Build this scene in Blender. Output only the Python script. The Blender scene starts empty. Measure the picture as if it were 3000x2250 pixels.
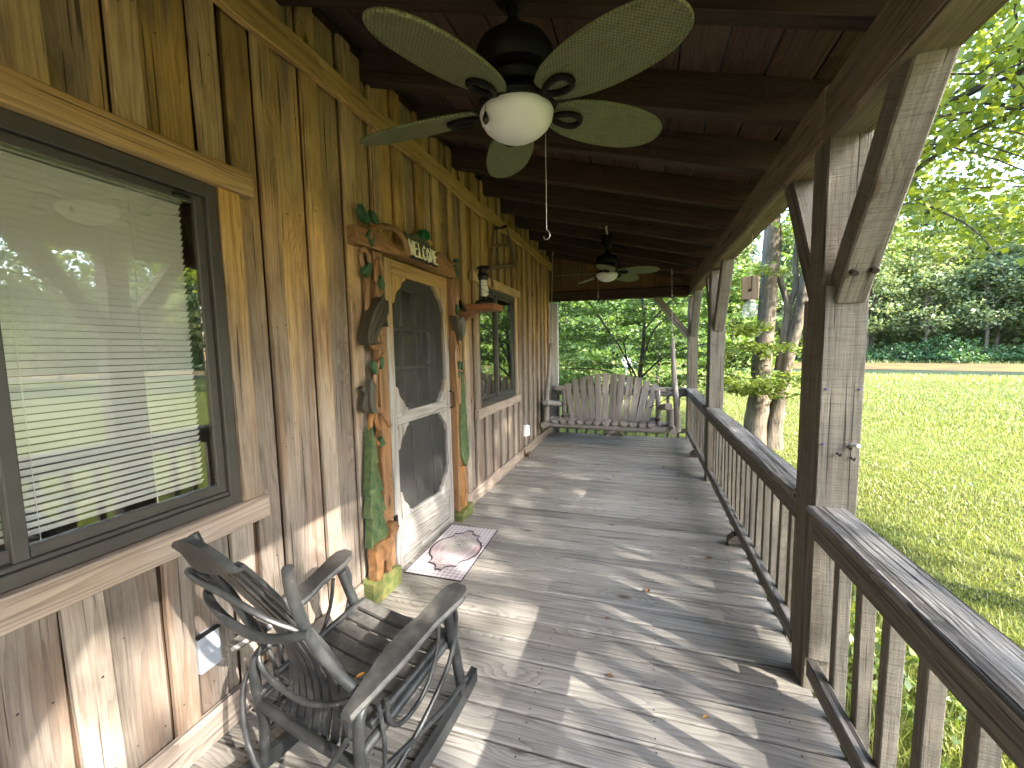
import bpy, bmesh, math, random
import numpy as np
from mathutils import Vector, Matrix

random.seed(11)
rng = np.random.default_rng(7)
SC = bpy.context.scene
COL = SC.collection

# ------------------------------------------------------------------ camera, world, sun, exposure
cam_d = bpy.data.cameras.new('camera')
cam = bpy.data.objects.new('camera', cam_d)
COL.objects.link(cam)
Rr = (0.94850156, 0.31623587, -0.01843008)      # camera right, in the world
Rd = (0.0099481, -0.08788893, -0.9960806)       # camera down
Rf = (-0.31661622, 0.94460066, -0.08650873)     # camera forward
cam.matrix_world = Matrix(((Rr[0], -Rd[0], -Rf[0], 1.672),
                           (Rr[1], -Rd[1], -Rf[1], 0.0),
                           (Rr[2], -Rd[2], -Rf[2], 1.6),
                           (0, 0, 0, 1)))
cam_d.sensor_width = 36.0
cam_d.lens = 1150.0 / 3000.0 * 36.0
cam_d.clip_start = 0.05
cam_d.clip_end = 600
SC.camera = cam

SUN_DIR = Vector((1.0, -0.42, 0.69)).normalized()    # towards the sun
SUN_EL = math.asin(SUN_DIR.z)
SUN_AZ = math.atan2(SUN_DIR.x, SUN_DIR.y)
world = bpy.data.worlds.new('World')
SC.world = world
world.use_nodes = True
wn = world.node_tree.nodes
wl = world.node_tree.links
bg = wn['Background']
sky = wn.new('ShaderNodeTexSky')
sky.sky_type = 'NISHITA'
sky.sun_disc = False
sky.sun_elevation = SUN_EL
sky.sun_rotation = SUN_AZ
sky.air_density = 1.0
sky.dust_density = 1.5
wl.new(sky.outputs[0], bg.inputs[0])
bg.inputs[1].default_value = 0.15
sun_d = bpy.data.lights.new('sun', 'SUN')
sun_d.energy = 2.5
sun_d.angle = math.radians(0.55)
sun_d.color = (1.0, 0.93, 0.82)
sun = bpy.data.objects.new('sun', sun_d)
COL.objects.link(sun)
sun.rotation_euler = (-SUN_DIR).to_track_quat('-Z', 'Y').to_euler()
SC.view_settings.view_transform = 'Standard'
SC.view_settings.look = 'None'
SC.view_settings.gamma = 1.0
SC.view_settings.exposure = 3.7
SC.view_settings.use_curve_mapping = False
SC.render.engine = 'CYCLES'
SC.cycles.max_bounces = 10
SC.cycles.diffuse_bounces = 6
SC.cycles.transparent_max_bounces = 24
SC.cycles.use_denoising = True

# ------------------------------------------------------------------ object helpers
PW = {}          # world matrix of every object we make


def tag(o, label=None, cat=None, group=None, kind=None):
    if label: o['label'] = label
    if cat: o['category'] = cat
    if group: o['group'] = group
    if kind: o['kind'] = kind
    return o


def place(o, parent=None, mat=None):
    M = mat if mat is not None else Matrix.Identity(4)
    o.matrix_basis = M
    PW[o] = M.copy()
    if parent is not None:
        o.parent = parent
        o.matrix_parent_inverse = PW[parent].inverted()
    return o


def empty(name, loc, label, cat, group=None, rotz=0.0):
    o = bpy.data.objects.new(name, None)
    o.empty_display_size = 0.1
    COL.objects.link(o)
    place(o, None, Matrix.Translation(loc) @ Matrix.Rotation(rotz, 4, 'Z'))
    return tag(o, label, cat, group)


def link_mesh(name, me, parent=None, mat=None):
    o = bpy.data.objects.new(name, me)
    COL.objects.link(o)
    return place(o, parent, mat)


def copy_tree(o, loc=None, rotz=None, parent=None):
    c = o.copy()
    COL.objects.link(c)
    if parent is not None:
        c.parent = parent
        c.matrix_parent_inverse = o.matrix_parent_inverse.copy()
    if loc is not None:
        c.matrix_basis = Matrix.Translation(loc) @ Matrix.Rotation(rotz or 0.0, 4, 'Z')
    PW[c] = c.matrix_basis.copy()
    for ch in list(o.children):
        copy_tree(ch, parent=c)
    return c


class MB:
    """collects geometry for one mesh"""
    def __init__(s):
        s.v = []; s.f = []; s.sm = []

    def add(s, verts, faces, smooth=False):
        n = len(s.v)
        s.v += [tuple(p) for p in verts]
        s.f += [tuple(i + n for i in f) for f in faces]
        s.sm += [smooth] * len(faces)

    def box(s, x0, x1, y0, y1, z0, z1):
        s.add([(x0, y0, z0), (x1, y0, z0), (x1, y1, z0), (x0, y1, z0), (x0, y0, z1), (x1, y0, z1), (x1, y1, z1), (x0, y1, z1)],
              [(0, 3, 2, 1), (4, 5, 6, 7), (0, 1, 5, 4), (1, 2, 6, 5), (2, 3, 7, 6), (3, 0, 4, 7)])

    def tube(s, pts, rad, n=8, sub=3, smooth=True, flat=(1, 1), jit=0.0):
        P = [Vector(p) for p in pts]
        R = list(rad) if hasattr(rad, '__len__') else [rad] * len(P)
        if sub > 1 and len(P) > 2:
            Q = []; S = []
            for i in range(len(P) - 1):
                p0 = P[max(i - 1, 0)]; p1 = P[i]; p2 = P[i + 1]; p3 = P[min(i + 2, len(P) - 1)]
                for k in range(sub):
                    t = k / sub
                    Q.append(0.5 * ((2 * p1) + (p2 - p0) * t + (2 * p0 - 5 * p1 + 4 * p2 - p3) * t * t + (3 * p1 - p0 - 3 * p2 + p3) * t ** 3))
                    S.append(R[i] * (1 - t) + R[i + 1] * t)
            Q.append(P[-1]); S.append(R[-1])
            P, R = Q, S
        rings = []
        up = None
        for i, p in enumerate(P):
            d = (P[min(i + 1, len(P) - 1)] - P[max(i - 1, 0)]).normalized()
            if up is None:
                up = Vector((0, 0, 1)) if abs(d.z) < 0.9 else Vector((1, 0, 0))
            a = d.cross(up)
            if a.length < 1e-4: a = d.orthogonal()
            a.normalize(); b = a.cross(d).normalized(); up = b
            ring = []
            for k in range(n):
                th = 2 * math.pi * k / n
                r = R[i] * (1 + jit * (random.random() - 0.5))
                ring.append(p + a * (math.cos(th) * r * flat[0]) + b * (math.sin(th) * r * flat[1]))
            rings.append(ring)
        V = [q for r in rings for q in r]
        F = []
        for i in range(len(rings) - 1):
            for k in range(n):
                F.append((i * n + k, i * n + (k + 1) % n, (i + 1) * n + (k + 1) % n, (i + 1) * n + k))
        s.add(V, F, smooth)
        e = (len(rings) - 1) * n
        s.add(V[:n], [tuple(range(n))], False)
        s.add(V[e:e + n], [tuple(range(n - 1, -1, -1))], False)

    def lathe(s, prof, n=24, c=(0, 0, 0), smooth=True):
        V = []; F = []
        for r, z in prof:
            for k in range(n):
                th = 2 * math.pi * k / n
                V.append((c[0] + r * math.cos(th), c[1] + r * math.sin(th), c[2] + z))
        for i in range(len(prof) - 1):
            for k in range(n):
                F.append((i * n + k, i * n + (k + 1) % n, (i + 1) * n + (k + 1) % n, (i + 1) * n + k))
        s.add(V, F, smooth)

    def build(s, name, mat, parent=None, M=None):
        me = bpy.data.meshes.new(name)
        me.from_pydata(s.v, [], s.f)
        if any(s.sm):
            me.polygons.foreach_set('use_smooth', s.sm)
        if mat is not None: me.materials.append(mat)
        me.update()
        if any(s.sm):
            bm = bmesh.new(); bm.from_mesh(me)
            bmesh.ops.remove_doubles(bm, verts=bm.verts, dist=1e-5)
            bmesh.ops.recalc_face_normals(bm, faces=bm.faces)
            bm.to_mesh(me); bm.free()
            try: me.set_sharp_from_angle(angle=math.radians(42))
            except Exception: pass
        return link_mesh(name, me, parent, M)


def frame(a, b, nrm):
    """matrix with local X from a to b, local Z along nrm, origin midway"""
    a = Vector(a); b = Vector(b)
    x = (b - a).normalized(); z = Vector(nrm); z = (z - x * z.dot(x)).normalized(); y = z.cross(x)
    M = Matrix(((x.x, y.x, z.x, 0), (x.y, y.y, z.y, 0), (x.z, y.z, z.z, 0), (0, 0, 0, 1)))
    M.translation = (a + b) / 2
    return M, (b - a).length


def board(name, a, b, w, t, nrm, mat, parent=None, cham=0.004, segs=1, wob=0.0, taper=1.0, endcut=0.0, label=None):
    """a sawn board of real thickness from a to b, w wide, t thick along nrm"""
    M, L = frame(a, b, nrm)
    hw, ht = w / 2, t / 2
    c = min(cham, hw * 0.45, ht * 0.45)
    V = []; F = []
    for i in range(segs + 1):
        u = i / segs
        x = -L / 2 + L * u
        k = 1 + (taper - 1) * u
        dl = (random.random() - 0.5) * wob if 0 < i < segs or wob else 0
        dr = (random.random() - 0.5) * wob if 0 < i < segs or wob else 0
        dz = (random.random() - 0.5) * wob * 0.35
        l = -hw * k + dl; r = hw * k + dr
        pr = [(l + c, -ht), (r - c, -ht), (r, -ht + c), (r, ht - c), (r - c, ht), (l + c, ht), (l, ht - c), (l, -ht + c)]
        for (y, z) in pr:
            V.append((x, y, z + dz))
    for i in range(segs):
        for k in range(8):
            F.append((i * 8 + k, (i + 1) * 8 + k, (i + 1) * 8 + (k + 1) % 8, i * 8 + (k + 1) % 8))
    F.append(tuple(range(8))); F.append(tuple(range(segs * 8 + 7, segs * 8 - 1, -1)))
    me = bpy.data.meshes.new(name)
    me.from_pydata(V, [], F)
    me.materials.append(mat)
    o = link_mesh(name, me, parent, M)
    if label: o['label'] = label
    return o


def log(name, a, b, r0, r1, mat, parent=None, n=10, bend=0.0, rings=6, lump=0.06, flatdown=False):
    """a peeled round log from a to b, lathed along its own X"""
    M, L = frame(a, b, (0.01, 0.02, 1) if abs((Vector(b) - Vector(a)).normalized().z) < 0.95 else (1, 0, 0))
    ph = random.random() * 6
    pts = []; R = []
    for i in range(rings + 1):
        u = i / rings
        pts.append((-L / 2 + L * u, bend * math.sin(math.pi * u) + 0.25 * bend * math.sin(5 * u + ph), bend * 0.5 * math.sin(2 * math.pi * u + ph)))
        R.append((r0 + (r1 - r0) * u) * (1 + lump * (random.random() - 0.5)))
    m = MB(); m.tube(pts, R, n=n, sub=1)
    return m.build(name, mat, parent, M)


GRZ = Matrix(((0, 0, -1, 0), (0, 1, 0, 0), (1, 0, 0, 0), (0, 0, 0, 1)))      # local X runs up the wall
GRY = Matrix(((0, 0, 1, 0), (1, 0, 0, 0), (0, 1, 0, 0), (0, 0, 0, 1)))       # local X runs along the wall


def relief(name, pts, x0, x1, mat, parent=None, bev=0.008, seg=2, M=GRZ):
    """a carved piece: outline in (y, z), from the wall at x0 out to x1, front edge rounded over"""
    bm = bmesh.new()
    A = sum(pts[i][0] * pts[(i + 1) % len(pts)][1] - pts[(i + 1) % len(pts)][0] * pts[i][1] for i in range(len(pts)))
    P = pts if A > 0 else pts[::-1]
    vs = [bm.verts.new((x0, y, z)) for y, z in P]
    f = bm.faces.new(vs)
    r = bmesh.ops.extrude_face_region(bm, geom=[f])
    nv = [g for g in r['geom'] if isinstance(g, bmesh.types.BMVert)]
    for v in nv: v.co.x = x1
    bm.verts.ensure_lookup_table()
    front = [e for e in bm.edges if all(abs(v.co.x - x1) < 1e-6 for v in e.verts)]
    if bev > 0:
        bmesh.ops.bevel(bm, geom=front, offset=bev, segments=seg, profile=0.6, affect='EDGES', clamp_overlap=True)
    bmesh.ops.recalc_face_normals(bm, faces=bm.faces)
    me = bpy.data.meshes.new(name)
    bm.transform(M.inverted())
    bm.to_mesh(me); bm.free()
    me.materials.append(mat)
    return link_mesh(name, me, parent, M)


def smoothpoly(pts, sub=4):
    """closed Catmull-Rom through the points"""
    n = len(pts); out = []
    for i in range(n):
        p0, p1, p2, p3 = [Vector(pts[(i + k) % n]).to_2d() for k in (-1, 0, 1, 2)]
        for k in range(sub):
            t = k / sub
            q = 0.5 * ((2 * p1) + (p2 - p0) * t + (2 * p0 - 5 * p1 + 4 * p2 - p3) * t * t + (3 * p1 - p0 - 3 * p2 + p3) * t ** 3)
            out.append((q.x, q.y))
    return out

# ------------------------------------------------------------------ materials
def new_mat(name):
    m = bpy.data.materials.new(name)
    m.use_nodes = True
    nt = m.node_tree
    b = nt.nodes['Principled BSDF']
    return m, nt, b


def nmath(nt, op, a, b=None, c=None, clamp=False):
    n = nt.nodes.new('ShaderNodeMath'); n.operation = op; n.use_clamp = clamp
    for i, x in enumerate((a, b, c)):
        if x is None: continue
        if isinstance(x, (int, float)): n.inputs[i].default_value = x
        else: nt.links.new(x, n.inputs[i])
    return n.outputs[0]


def vscale(nt, v, s):
    n = nt.nodes.new('ShaderNodeVectorMath'); n.operation = 'MULTIPLY'
    nt.links.new(v, n.inputs[0]); n.inputs[1].default_value = s
    return n.outputs[0]


def noise(nt, v, scale=1.0, detail=3.0, rough=0.5, dist=0.0):
    n = nt.nodes.new('ShaderNodeTexNoise')
    nt.links.new(v, n.inputs['Vector'])
    n.inputs['Scale'].default_value = scale; n.inputs['Detail'].default_value = detail
    n.inputs['Roughness'].default_value = rough; n.inputs['Distortion'].default_value = dist
    return n.outputs[0]


def mixc(nt, f, a, b, mode='MIX'):
    n = nt.nodes.new('ShaderNodeMix'); n.data_type = 'RGBA'; n.blend_type = mode
    for i, x in ((0, f), (6, a), (7, b)):
        if isinstance(x, (int, float)): n.inputs[i].default_value = x
        elif isinstance(x, tuple): n.inputs[i].default_value = (x[0], x[1], x[2], 1)
        else: nt.links.new(x, n.inputs[i])
    return n.outputs[2]


def maprange(nt, v, a, b, c=0.0, d=1.0, smooth=False):
    n = nt.nodes.new('ShaderNodeMapRange')
    if smooth: n.interpolation_type = 'SMOOTHSTEP'
    nt.links.new(v, n.inputs[0])
    for i, x in enumerate((a, b, c, d)): n.inputs[i + 1].default_value = x
    return n.outputs[0]


def wood(name, dark, light, knot=(0.06, 0.03, 0.015), var=0.35, rough=0.75, bump=0.5, ringf=36, saw=0.0, cedar=None,
         zlo=0.8, zhi=2.2, stain=0.0, knots=1.0, check=0.0, grainmix=(0.45, 0.35, 0.3), spec=0.25, streaks=0.6, warm=None, crk=0.655, depth=0.004):
    """weathered sawn wood; grain runs along the object's own X"""
    m, nt, bs = new_mat(name)
    L = nt.links
    tc = nt.nodes.new('ShaderNodeTexCoord')
    oi = nt.nodes.new('ShaderNodeObjectInfo')
    rnd = oi.outputs['Random']
    cb = nt.nodes.new('ShaderNodeCombineXYZ')
    for i, k in enumerate((37.0, 91.0, 53.0)):
        L.new(nmath(nt, 'MULTIPLY', rnd, k), cb.inputs[i])
    va = nt.nodes.new('ShaderNodeVectorMath'); va.operation = 'ADD'
    L.new(tc.outputs['Object'], va.inputs[0]); L.new(cb.outputs[0], va.inputs[1])
    v = va.outputs[0]
    low = noise(nt, vscale(nt, v, (0.55, 7, 7)), 1.0, 2, 0.5)
    fine = noise(nt, vscale(nt, v, (5, 130, 130)), 1.0, 4, 0.65)
    blot = noise(nt, vscale(nt, v, (3.0, 6, 6)), 1.0, 4, 0.6)
    vo = nt.nodes.new('ShaderNodeTexVoronoi'); L.new(vscale(nt, v, (1.9, 4.6, 4.6)), vo.inputs['Vector'])
    vo.inputs['Scale'].default_value = 1.0
    kd = maprange(nt, vo.outputs['Distance'], 0.02, 0.42, 1.0, 0.0, True)
    kcore = maprange(nt, vo.outputs['Distance'], 0.03, 0.11, 1.0, 0.0, True)
    sp = nt.nodes.new('ShaderNodeSeparateXYZ'); L.new(v, sp.inputs[0])
    ph = nmath(nt, 'MULTIPLY', sp.outputs[1], ringf)
    ph = nmath(nt, 'ADD', ph, nmath(nt, 'MULTIPLY', low, 11.0))
    ph = nmath(nt, 'ADD', ph, nmath(nt, 'MULTIPLY', kd, 3.2 * knots))
    ring = nmath(nt, 'FRACT', ph)
    ring = nmath(nt, 'POWER', ring, 1.8)
    g = nmath(nt, 'ADD', nmath(nt, 'MULTIPLY', ring, grainmix[0]), nmath(nt, 'MULTIPLY', maprange(nt, fine, 0.3, 0.7), grainmix[1]))
    g = nmath(nt, 'ADD', g, nmath(nt, 'MULTIPLY', maprange(nt, blot, 0.3, 0.7), grainmix[2]))
    g = nmath(nt, 'MULTIPLY', g, 0.9, clamp=True)
    streak = noise(nt, vscale(nt, v, (0.7, 26, 26)), 1.0, 4, 0.62, 0.3)
    sfac = maprange(nt, streak, 0.5, 0.72, 0, 0.75, True)
    crack = noise(nt, vscale(nt, v, (1.3, 75, 75)), 1.0, 2, 0.5)
    cfac = maprange(nt, crack, crk, crk + 0.045, 0, 0.8, True)
    g = nmath(nt, 'ADD', g, nmath(nt, 'MULTIPLY', sfac, streaks), clamp=True)
    col = mixc(nt, g, light, dark)
    if cedar is not None:
        geo = nt.nodes.new('ShaderNodeNewGeometry')
        s2 = nt.nodes.new('ShaderNodeSeparateXYZ'); L.new(geo.outputs['Position'], s2.inputs[0])
        zz = nmath(nt, 'ADD', s2.outputs[2], nmath(nt, 'MULTIPLY', nmath(nt, 'SUBTRACT', low, 0.5), 1.5))
        zz = nmath(nt, 'ADD', zz, nmath(nt, 'MULTIPLY', nmath(nt, 'SUBTRACT', rnd, 0.5), 0.35))
        cf = maprange(nt, zz, zlo, zhi, 0, 1, True)
        col2 = mixc(nt, g, cedar[1], cedar[0])
        col = mixc(nt, cf, col, col2)
    if warm is not None:
        wz = noise(nt, vscale(nt, v, (0.8, 5, 5)), 1.3, 3, 0.6)
        col = mixc(nt, maprange(nt, wz, 0.5, 0.66, 0, 0.8, True), col, mixc(nt, g, warm, tuple(c * 0.45 for c in warm)))
    col = mixc(nt, nmath(nt, 'MULTIPLY', kcore, 0.85 * knots, clamp=True), col, knot)
    col = mixc(nt, cfac, col, tuple(c * 0.3 for c in dark))
    if stain > 0:
        st = noise(nt, vscale(nt, v, (1.6, 3.5, 3.5)), 1.0, 5, 0.65)
        sf = maprange(nt, st, 0.56, 0.72, 0, stain, True)
        col = mixc(nt, sf, col, (dark[0] * 0.35, dark[1] * 0.33, dark[2] * 0.3))
    hs = nt.nodes.new('ShaderNodeHueSaturation')
    L.new(col, hs.inputs['Color'])
    L.new(maprange(nt, rnd, 0, 1, 1 - var / 2, 1 + var / 2), hs.inputs['Value'])
    rr = nmath(nt, 'FRACT', nmath(nt, 'MULTIPLY', rnd, 17.3))
    L.new(maprange(nt, rr, 0, 1, 0.86, 1.08), hs.inputs['Saturation'])
    L.new(hs.outputs[0], bs.inputs['Base Color'])
    bs.inputs['Roughness'].default_value = rough
    bs.inputs['Specular IOR Level'].default_value = spec
    h = nmath(nt, 'ADD', nmath(nt, 'MULTIPLY', ring, -0.35), nmath(nt, 'MULTIPLY', fine, 0.8))
    h = nmath(nt, 'SUBTRACT', h, nmath(nt, 'MULTIPLY', cfac, 1.6))
    if saw > 0:
        sw = noise(nt, vscale(nt, v, (260, 7, 7)), 1.0, 3, 0.6)
        h = nmath(nt, 'ADD', h, nmath(nt, 'MULTIPLY', sw, saw * 1.4))
        sm = nmath(nt, 'MULTIPLY', maprange(nt, sw, 0.5, 0.66, 0, 1, True), 0.5 * saw)
        c2 = mixc(nt, sm, hs.outputs[0], (dark[0] * 0.55, dark[1] * 0.52, dark[2] * 0.48))
        L.new(c2, bs.inputs['Base Color'])
    bp = nt.nodes.new('ShaderNodeBump')
    bp.inputs['Strength'].default_value = bump
    bp.inputs['Distance'].default_value = depth
    L.new(h, bp.inputs['Height'])
    L.new(bp.outputs[0], bs.inputs['Normal'])
    return m


def plain(name, col, rough=0.5, metal=0.0, var=0.0, vscale_=6.0, bump=0.0, spec=0.4, var2=None):
    m, nt, bs = new_mat(name)
    bs.inputs['Roughness'].default_value = rough
    bs.inputs['Metallic'].default_value = metal
    bs.inputs['Specular IOR Level'].default_value = spec
    tc = nt.nodes.new('ShaderNodeTexCoord')
    nz = noise(nt, tc.outputs['Object'], vscale_, 5, 0.6)
    c2 = var2 if var2 else tuple(c * 0.6 for c in col)
    f = maprange(nt, nz, 0.35, 0.68, 0, max(var, 0.001), True)
    nt.links.new(mixc(nt, f, col, c2), bs.inputs['Base Color'])
    if bump > 0:
        bp = nt.nodes.new('ShaderNodeBump'); bp.inputs['Strength'].default_value = bump; bp.inputs['Distance'].default_value = 0.004
        n2 = noise(nt, tc.outputs['Object'], vscale_ * 5, 4, 0.6)
        nt.links.new(n2, bp.inputs['Height']); nt.links.new(bp.outputs[0], bs.inputs['Normal'])
    return m


def leaf_mat(name, cols, trans=0.5, rough=0.55):
    """thin leaf: diffuse, translucent and a little sheen; colour varies from leaf to leaf"""
    m, nt, bs = new_mat(name)
    L = nt.links
    at = nt.nodes.new('ShaderNodeAttribute'); at.attribute_name = 'tone'
    oi = nt.nodes.new('ShaderNodeObjectInfo')
    ramp = nt.nodes.new('ShaderNodeValToRGB')
    ramp.color_ramp.elements[0].color = (*cols[0], 1); ramp.color_ramp.elements[1].color = (*cols[-1], 1)
    for i in range(1, len(cols) - 1):
        e = ramp.color_ramp.elements.new(i / (len(cols) - 1)); e.color = (*cols[i], 1)
    L.new(at.outputs['Fac'], ramp.inputs[0])
    hs = nt.nodes.new('ShaderNodeHueSaturation'); L.new(ramp.outputs[0], hs.inputs['Color'])
    L.new(maprange(nt, oi.outputs['Random'], 0, 1, 0.68, 1.32), hs.inputs['Value'])
    L.new(maprange(nt, oi.outputs['Random'], 0, 1, 0.515, 0.485), hs.inputs['Hue'])
    df = nt.nodes.new('ShaderNodeBsdfDiffuse'); L.new(hs.outputs[0], df.inputs[0])
    tr = nt.nodes.new('ShaderNodeBsdfTranslucent')
    tcol = mixc(nt, 0.5, hs.outputs[0], (1.0, 1.0, 0.35), 'MULTIPLY')
    L.new(tcol, tr.inputs[0])
    gl = nt.nodes.new('ShaderNodeBsdfGlossy'); gl.inputs[0].default_value = (0.8, 0.85, 0.8, 1); gl.inputs['Roughness'].default_value = rough
    m1 = nt.nodes.new('ShaderNodeMixShader'); m1.inputs[0].default_value = trans
    L.new(df.outputs[0], m1.inputs[1]); L.new(tr.outputs[0], m1.inputs[2])
    m2 = nt.nodes.new('ShaderNodeMixShader'); m2.inputs[0].default_value = 0.05
    L.new(m1.outputs[0], m2.inputs[1]); L.new(gl.outputs[0], m2.inputs[2])
    L.new(m2.outputs[0], nt.nodes['Material Output'].inputs[0])
    return m


def glass_mat(name, tint=(0.97, 0.985, 0.98), boost=1.6):
    m, nt, bs = new_mat(name)
    L = nt.links
    fr = nt.nodes.new('ShaderNodeFresnel'); fr.inputs[0].default_value = 1.52
    f = nmath(nt, 'MULTIPLY', fr.outputs[0], boost, clamp=True)
    tr = nt.nodes.new('ShaderNodeBsdfTransparent'); tr.inputs[0].default_value = (*tint, 1)
    gl = nt.nodes.new('ShaderNodeBsdfGlossy'); gl.inputs['Roughness'].default_value = 0.0
    mx = nt.nodes.new('ShaderNodeMixShader')
    L.new(f, mx.inputs[0]); L.new(tr.outputs[0], mx.inputs[1]); L.new(gl.outputs[0], mx.inputs[2])
    L.new(mx.outputs[0], nt.nodes['Material Output'].inputs[0])
    return m


CED = ((0.2, 0.108, 0.034), (0.58, 0.375, 0.138))
W_WALL = wood('wall_wood', (0.085, 0.064, 0.05), (0.30, 0.255, 0.213), var=0.45, bump=0.6, ringf=46, grainmix=(0.3, 0.42, 0.42), cedar=CED, zlo=1.15, zhi=2.45, stain=0.45, streaks=0.4, warm=(0.235, 0.165, 0.12))
W_BATT = wood('batten_wood', (0.11, 0.082, 0.062), (0.34, 0.292, 0.24), var=0.4, bump=0.6, ringf=46, grainmix=(0.3, 0.42, 0.42), cedar=CED, zlo=1.15, zhi=2.45, stain=0.3, streaks=0.35, warm=(0.25, 0.155, 0.095))
W_TRIM = wood('trim_wood', (0.15, 0.115, 0.09), (0.38, 0.315, 0.26), var=0.2, bump=0.5, ringf=26, cedar=((0.25, 0.148, 0.055), (0.55, 0.365, 0.15)), zlo=1.3, zhi=2.4, knots=0.6)
W_DECK = wood('deck_wood', (0.122, 0.112, 0.098), (0.36, 0.338, 0.302), var=0.36, bump=0.7, ringf=30, stain=0.3, rough=0.7)
W_POST = wood('post_wood', (0.072, 0.061, 0.047), (0.24, 0.215, 0.17), var=0.2, bump=0.9, ringf=26, saw=0.7, rough=0.8, knots=0.8, grainmix=(0.2, 0.5, 0.35))
W_RAIL = wood('rail_wood', (0.06, 0.052, 0.044), (0.30, 0.278, 0.248), var=0.2, bump=1.0, ringf=44, stain=0.55, streaks=0.9, crk=0.6, depth=0.009, rough=0.75, knots=0.8)
W_TOPR_SHADE = wood('top_rail_shade_wood', (0.066, 0.058, 0.047), (0.225, 0.204, 0.172), var=0.2, bump=0.9, ringf=34, stain=0.5, rough=0.8)  # rail wood darkened in its colour for the shade on the porch side
W_BEAM = wood('beam_wood', (0.085, 0.058, 0.038), (0.27, 0.205, 0.13), var=0.2, bump=0.9, ringf=20, saw=0.3, knots=0.7)
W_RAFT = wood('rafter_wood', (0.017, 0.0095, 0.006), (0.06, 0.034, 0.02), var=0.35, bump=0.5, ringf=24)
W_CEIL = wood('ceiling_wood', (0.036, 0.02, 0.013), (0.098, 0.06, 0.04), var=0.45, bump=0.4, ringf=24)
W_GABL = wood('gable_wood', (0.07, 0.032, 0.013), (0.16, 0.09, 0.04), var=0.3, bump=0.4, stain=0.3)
W_LOG = wood('log_wood', (0.12, 0.104, 0.09), (0.36, 0.33, 0.3), var=0.2, bump=0.6, ringf=18, knots=0.6)
W_SLAT = wood('swing_slat_wood', (0.115, 0.1, 0.09), (0.3, 0.275, 0.252), var=0.3, bump=0.6, ringf=40)
W_CARV = wood('carved_wood', (0.13, 0.056, 0.018), (0.32, 0.162, 0.056), var=0.15, bump=0.8, ringf=30, rough=0.4, spec=0.5, stain=0.2)
W_CARVD = wood('carved_dark_wood', (0.2, 0.085, 0.025), (0.42, 0.2, 0.07), var=0.3, bump=0.6, ringf=40, rough=0.4, spec=0.5)
W_SDOOR = wood('screen_door_wood', (0.14, 0.128, 0.116), (0.38, 0.358, 0.33), var=0.2, bump=0.8, ringf=26, cedar=((0.22, 0.13, 0.05), (0.44, 0.3, 0.135)), zlo=1.5, zhi=2.05, knots=0.35, grainmix=(0.65, 0.3, 0.15))
W_SHELF = wood('shelf_wood', (0.16, 0.06, 0.025), (0.3, 0.13, 0.055), var=0.1, bump=0.3, rough=0.45, knots=0.3)
W_SAW = wood('old_saw_wood', (0.06, 0.04, 0.022), (0.19, 0.13, 0.07), var=0.2, bump=0.5)
W_BLOCK = wood('trap_block_wood', (0.15, 0.105, 0.06), (0.3, 0.23, 0.15), var=0.1, bump=0.5)


def chair_mat(name, c1=(0.014, 0.0165, 0.018), c2=(0.05, 0.05, 0.05)):
    m, nt, bs = new_mat(name)
    tc = nt.nodes.new('ShaderNodeTexCoord')
    n1 = noise(nt, tc.outputs['Object'], 5.0, 6, 0.7)
    n2 = noise(nt, tc.outputs['Object'], 60.0, 3, 0.6)
    base = mixc(nt, maprange(nt, n1, 0.35, 0.7, 0, 1, True), c1, c2)
    chips = nmath(nt, 'MULTIPLY', maprange(nt, n2, 0.64, 0.72, 0, 1, True), maprange(nt, n1, 0.5, 0.66, 0, 1, True))
    nt.links.new(mixc(nt, chips, base, (0.34, 0.31, 0.27)), bs.inputs['Base Color'])
    bs.inputs['Roughness'].default_value = 0.42
    bs.inputs['Specular IOR Level'].default_value = 0.55
    bp = nt.nodes.new('ShaderNodeBump'); bp.inputs['Strength'].default_value = 0.35; bp.inputs['Distance'].default_value = 0.003
    nt.links.new(noise(nt, vscale(nt, tc.outputs['Object'], (30, 30, 8)), 2.0, 4, 0.6), bp.inputs['Height'])
    nt.links.new(bp.outputs[0], bs.inputs['Normal'])
    return m


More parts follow.
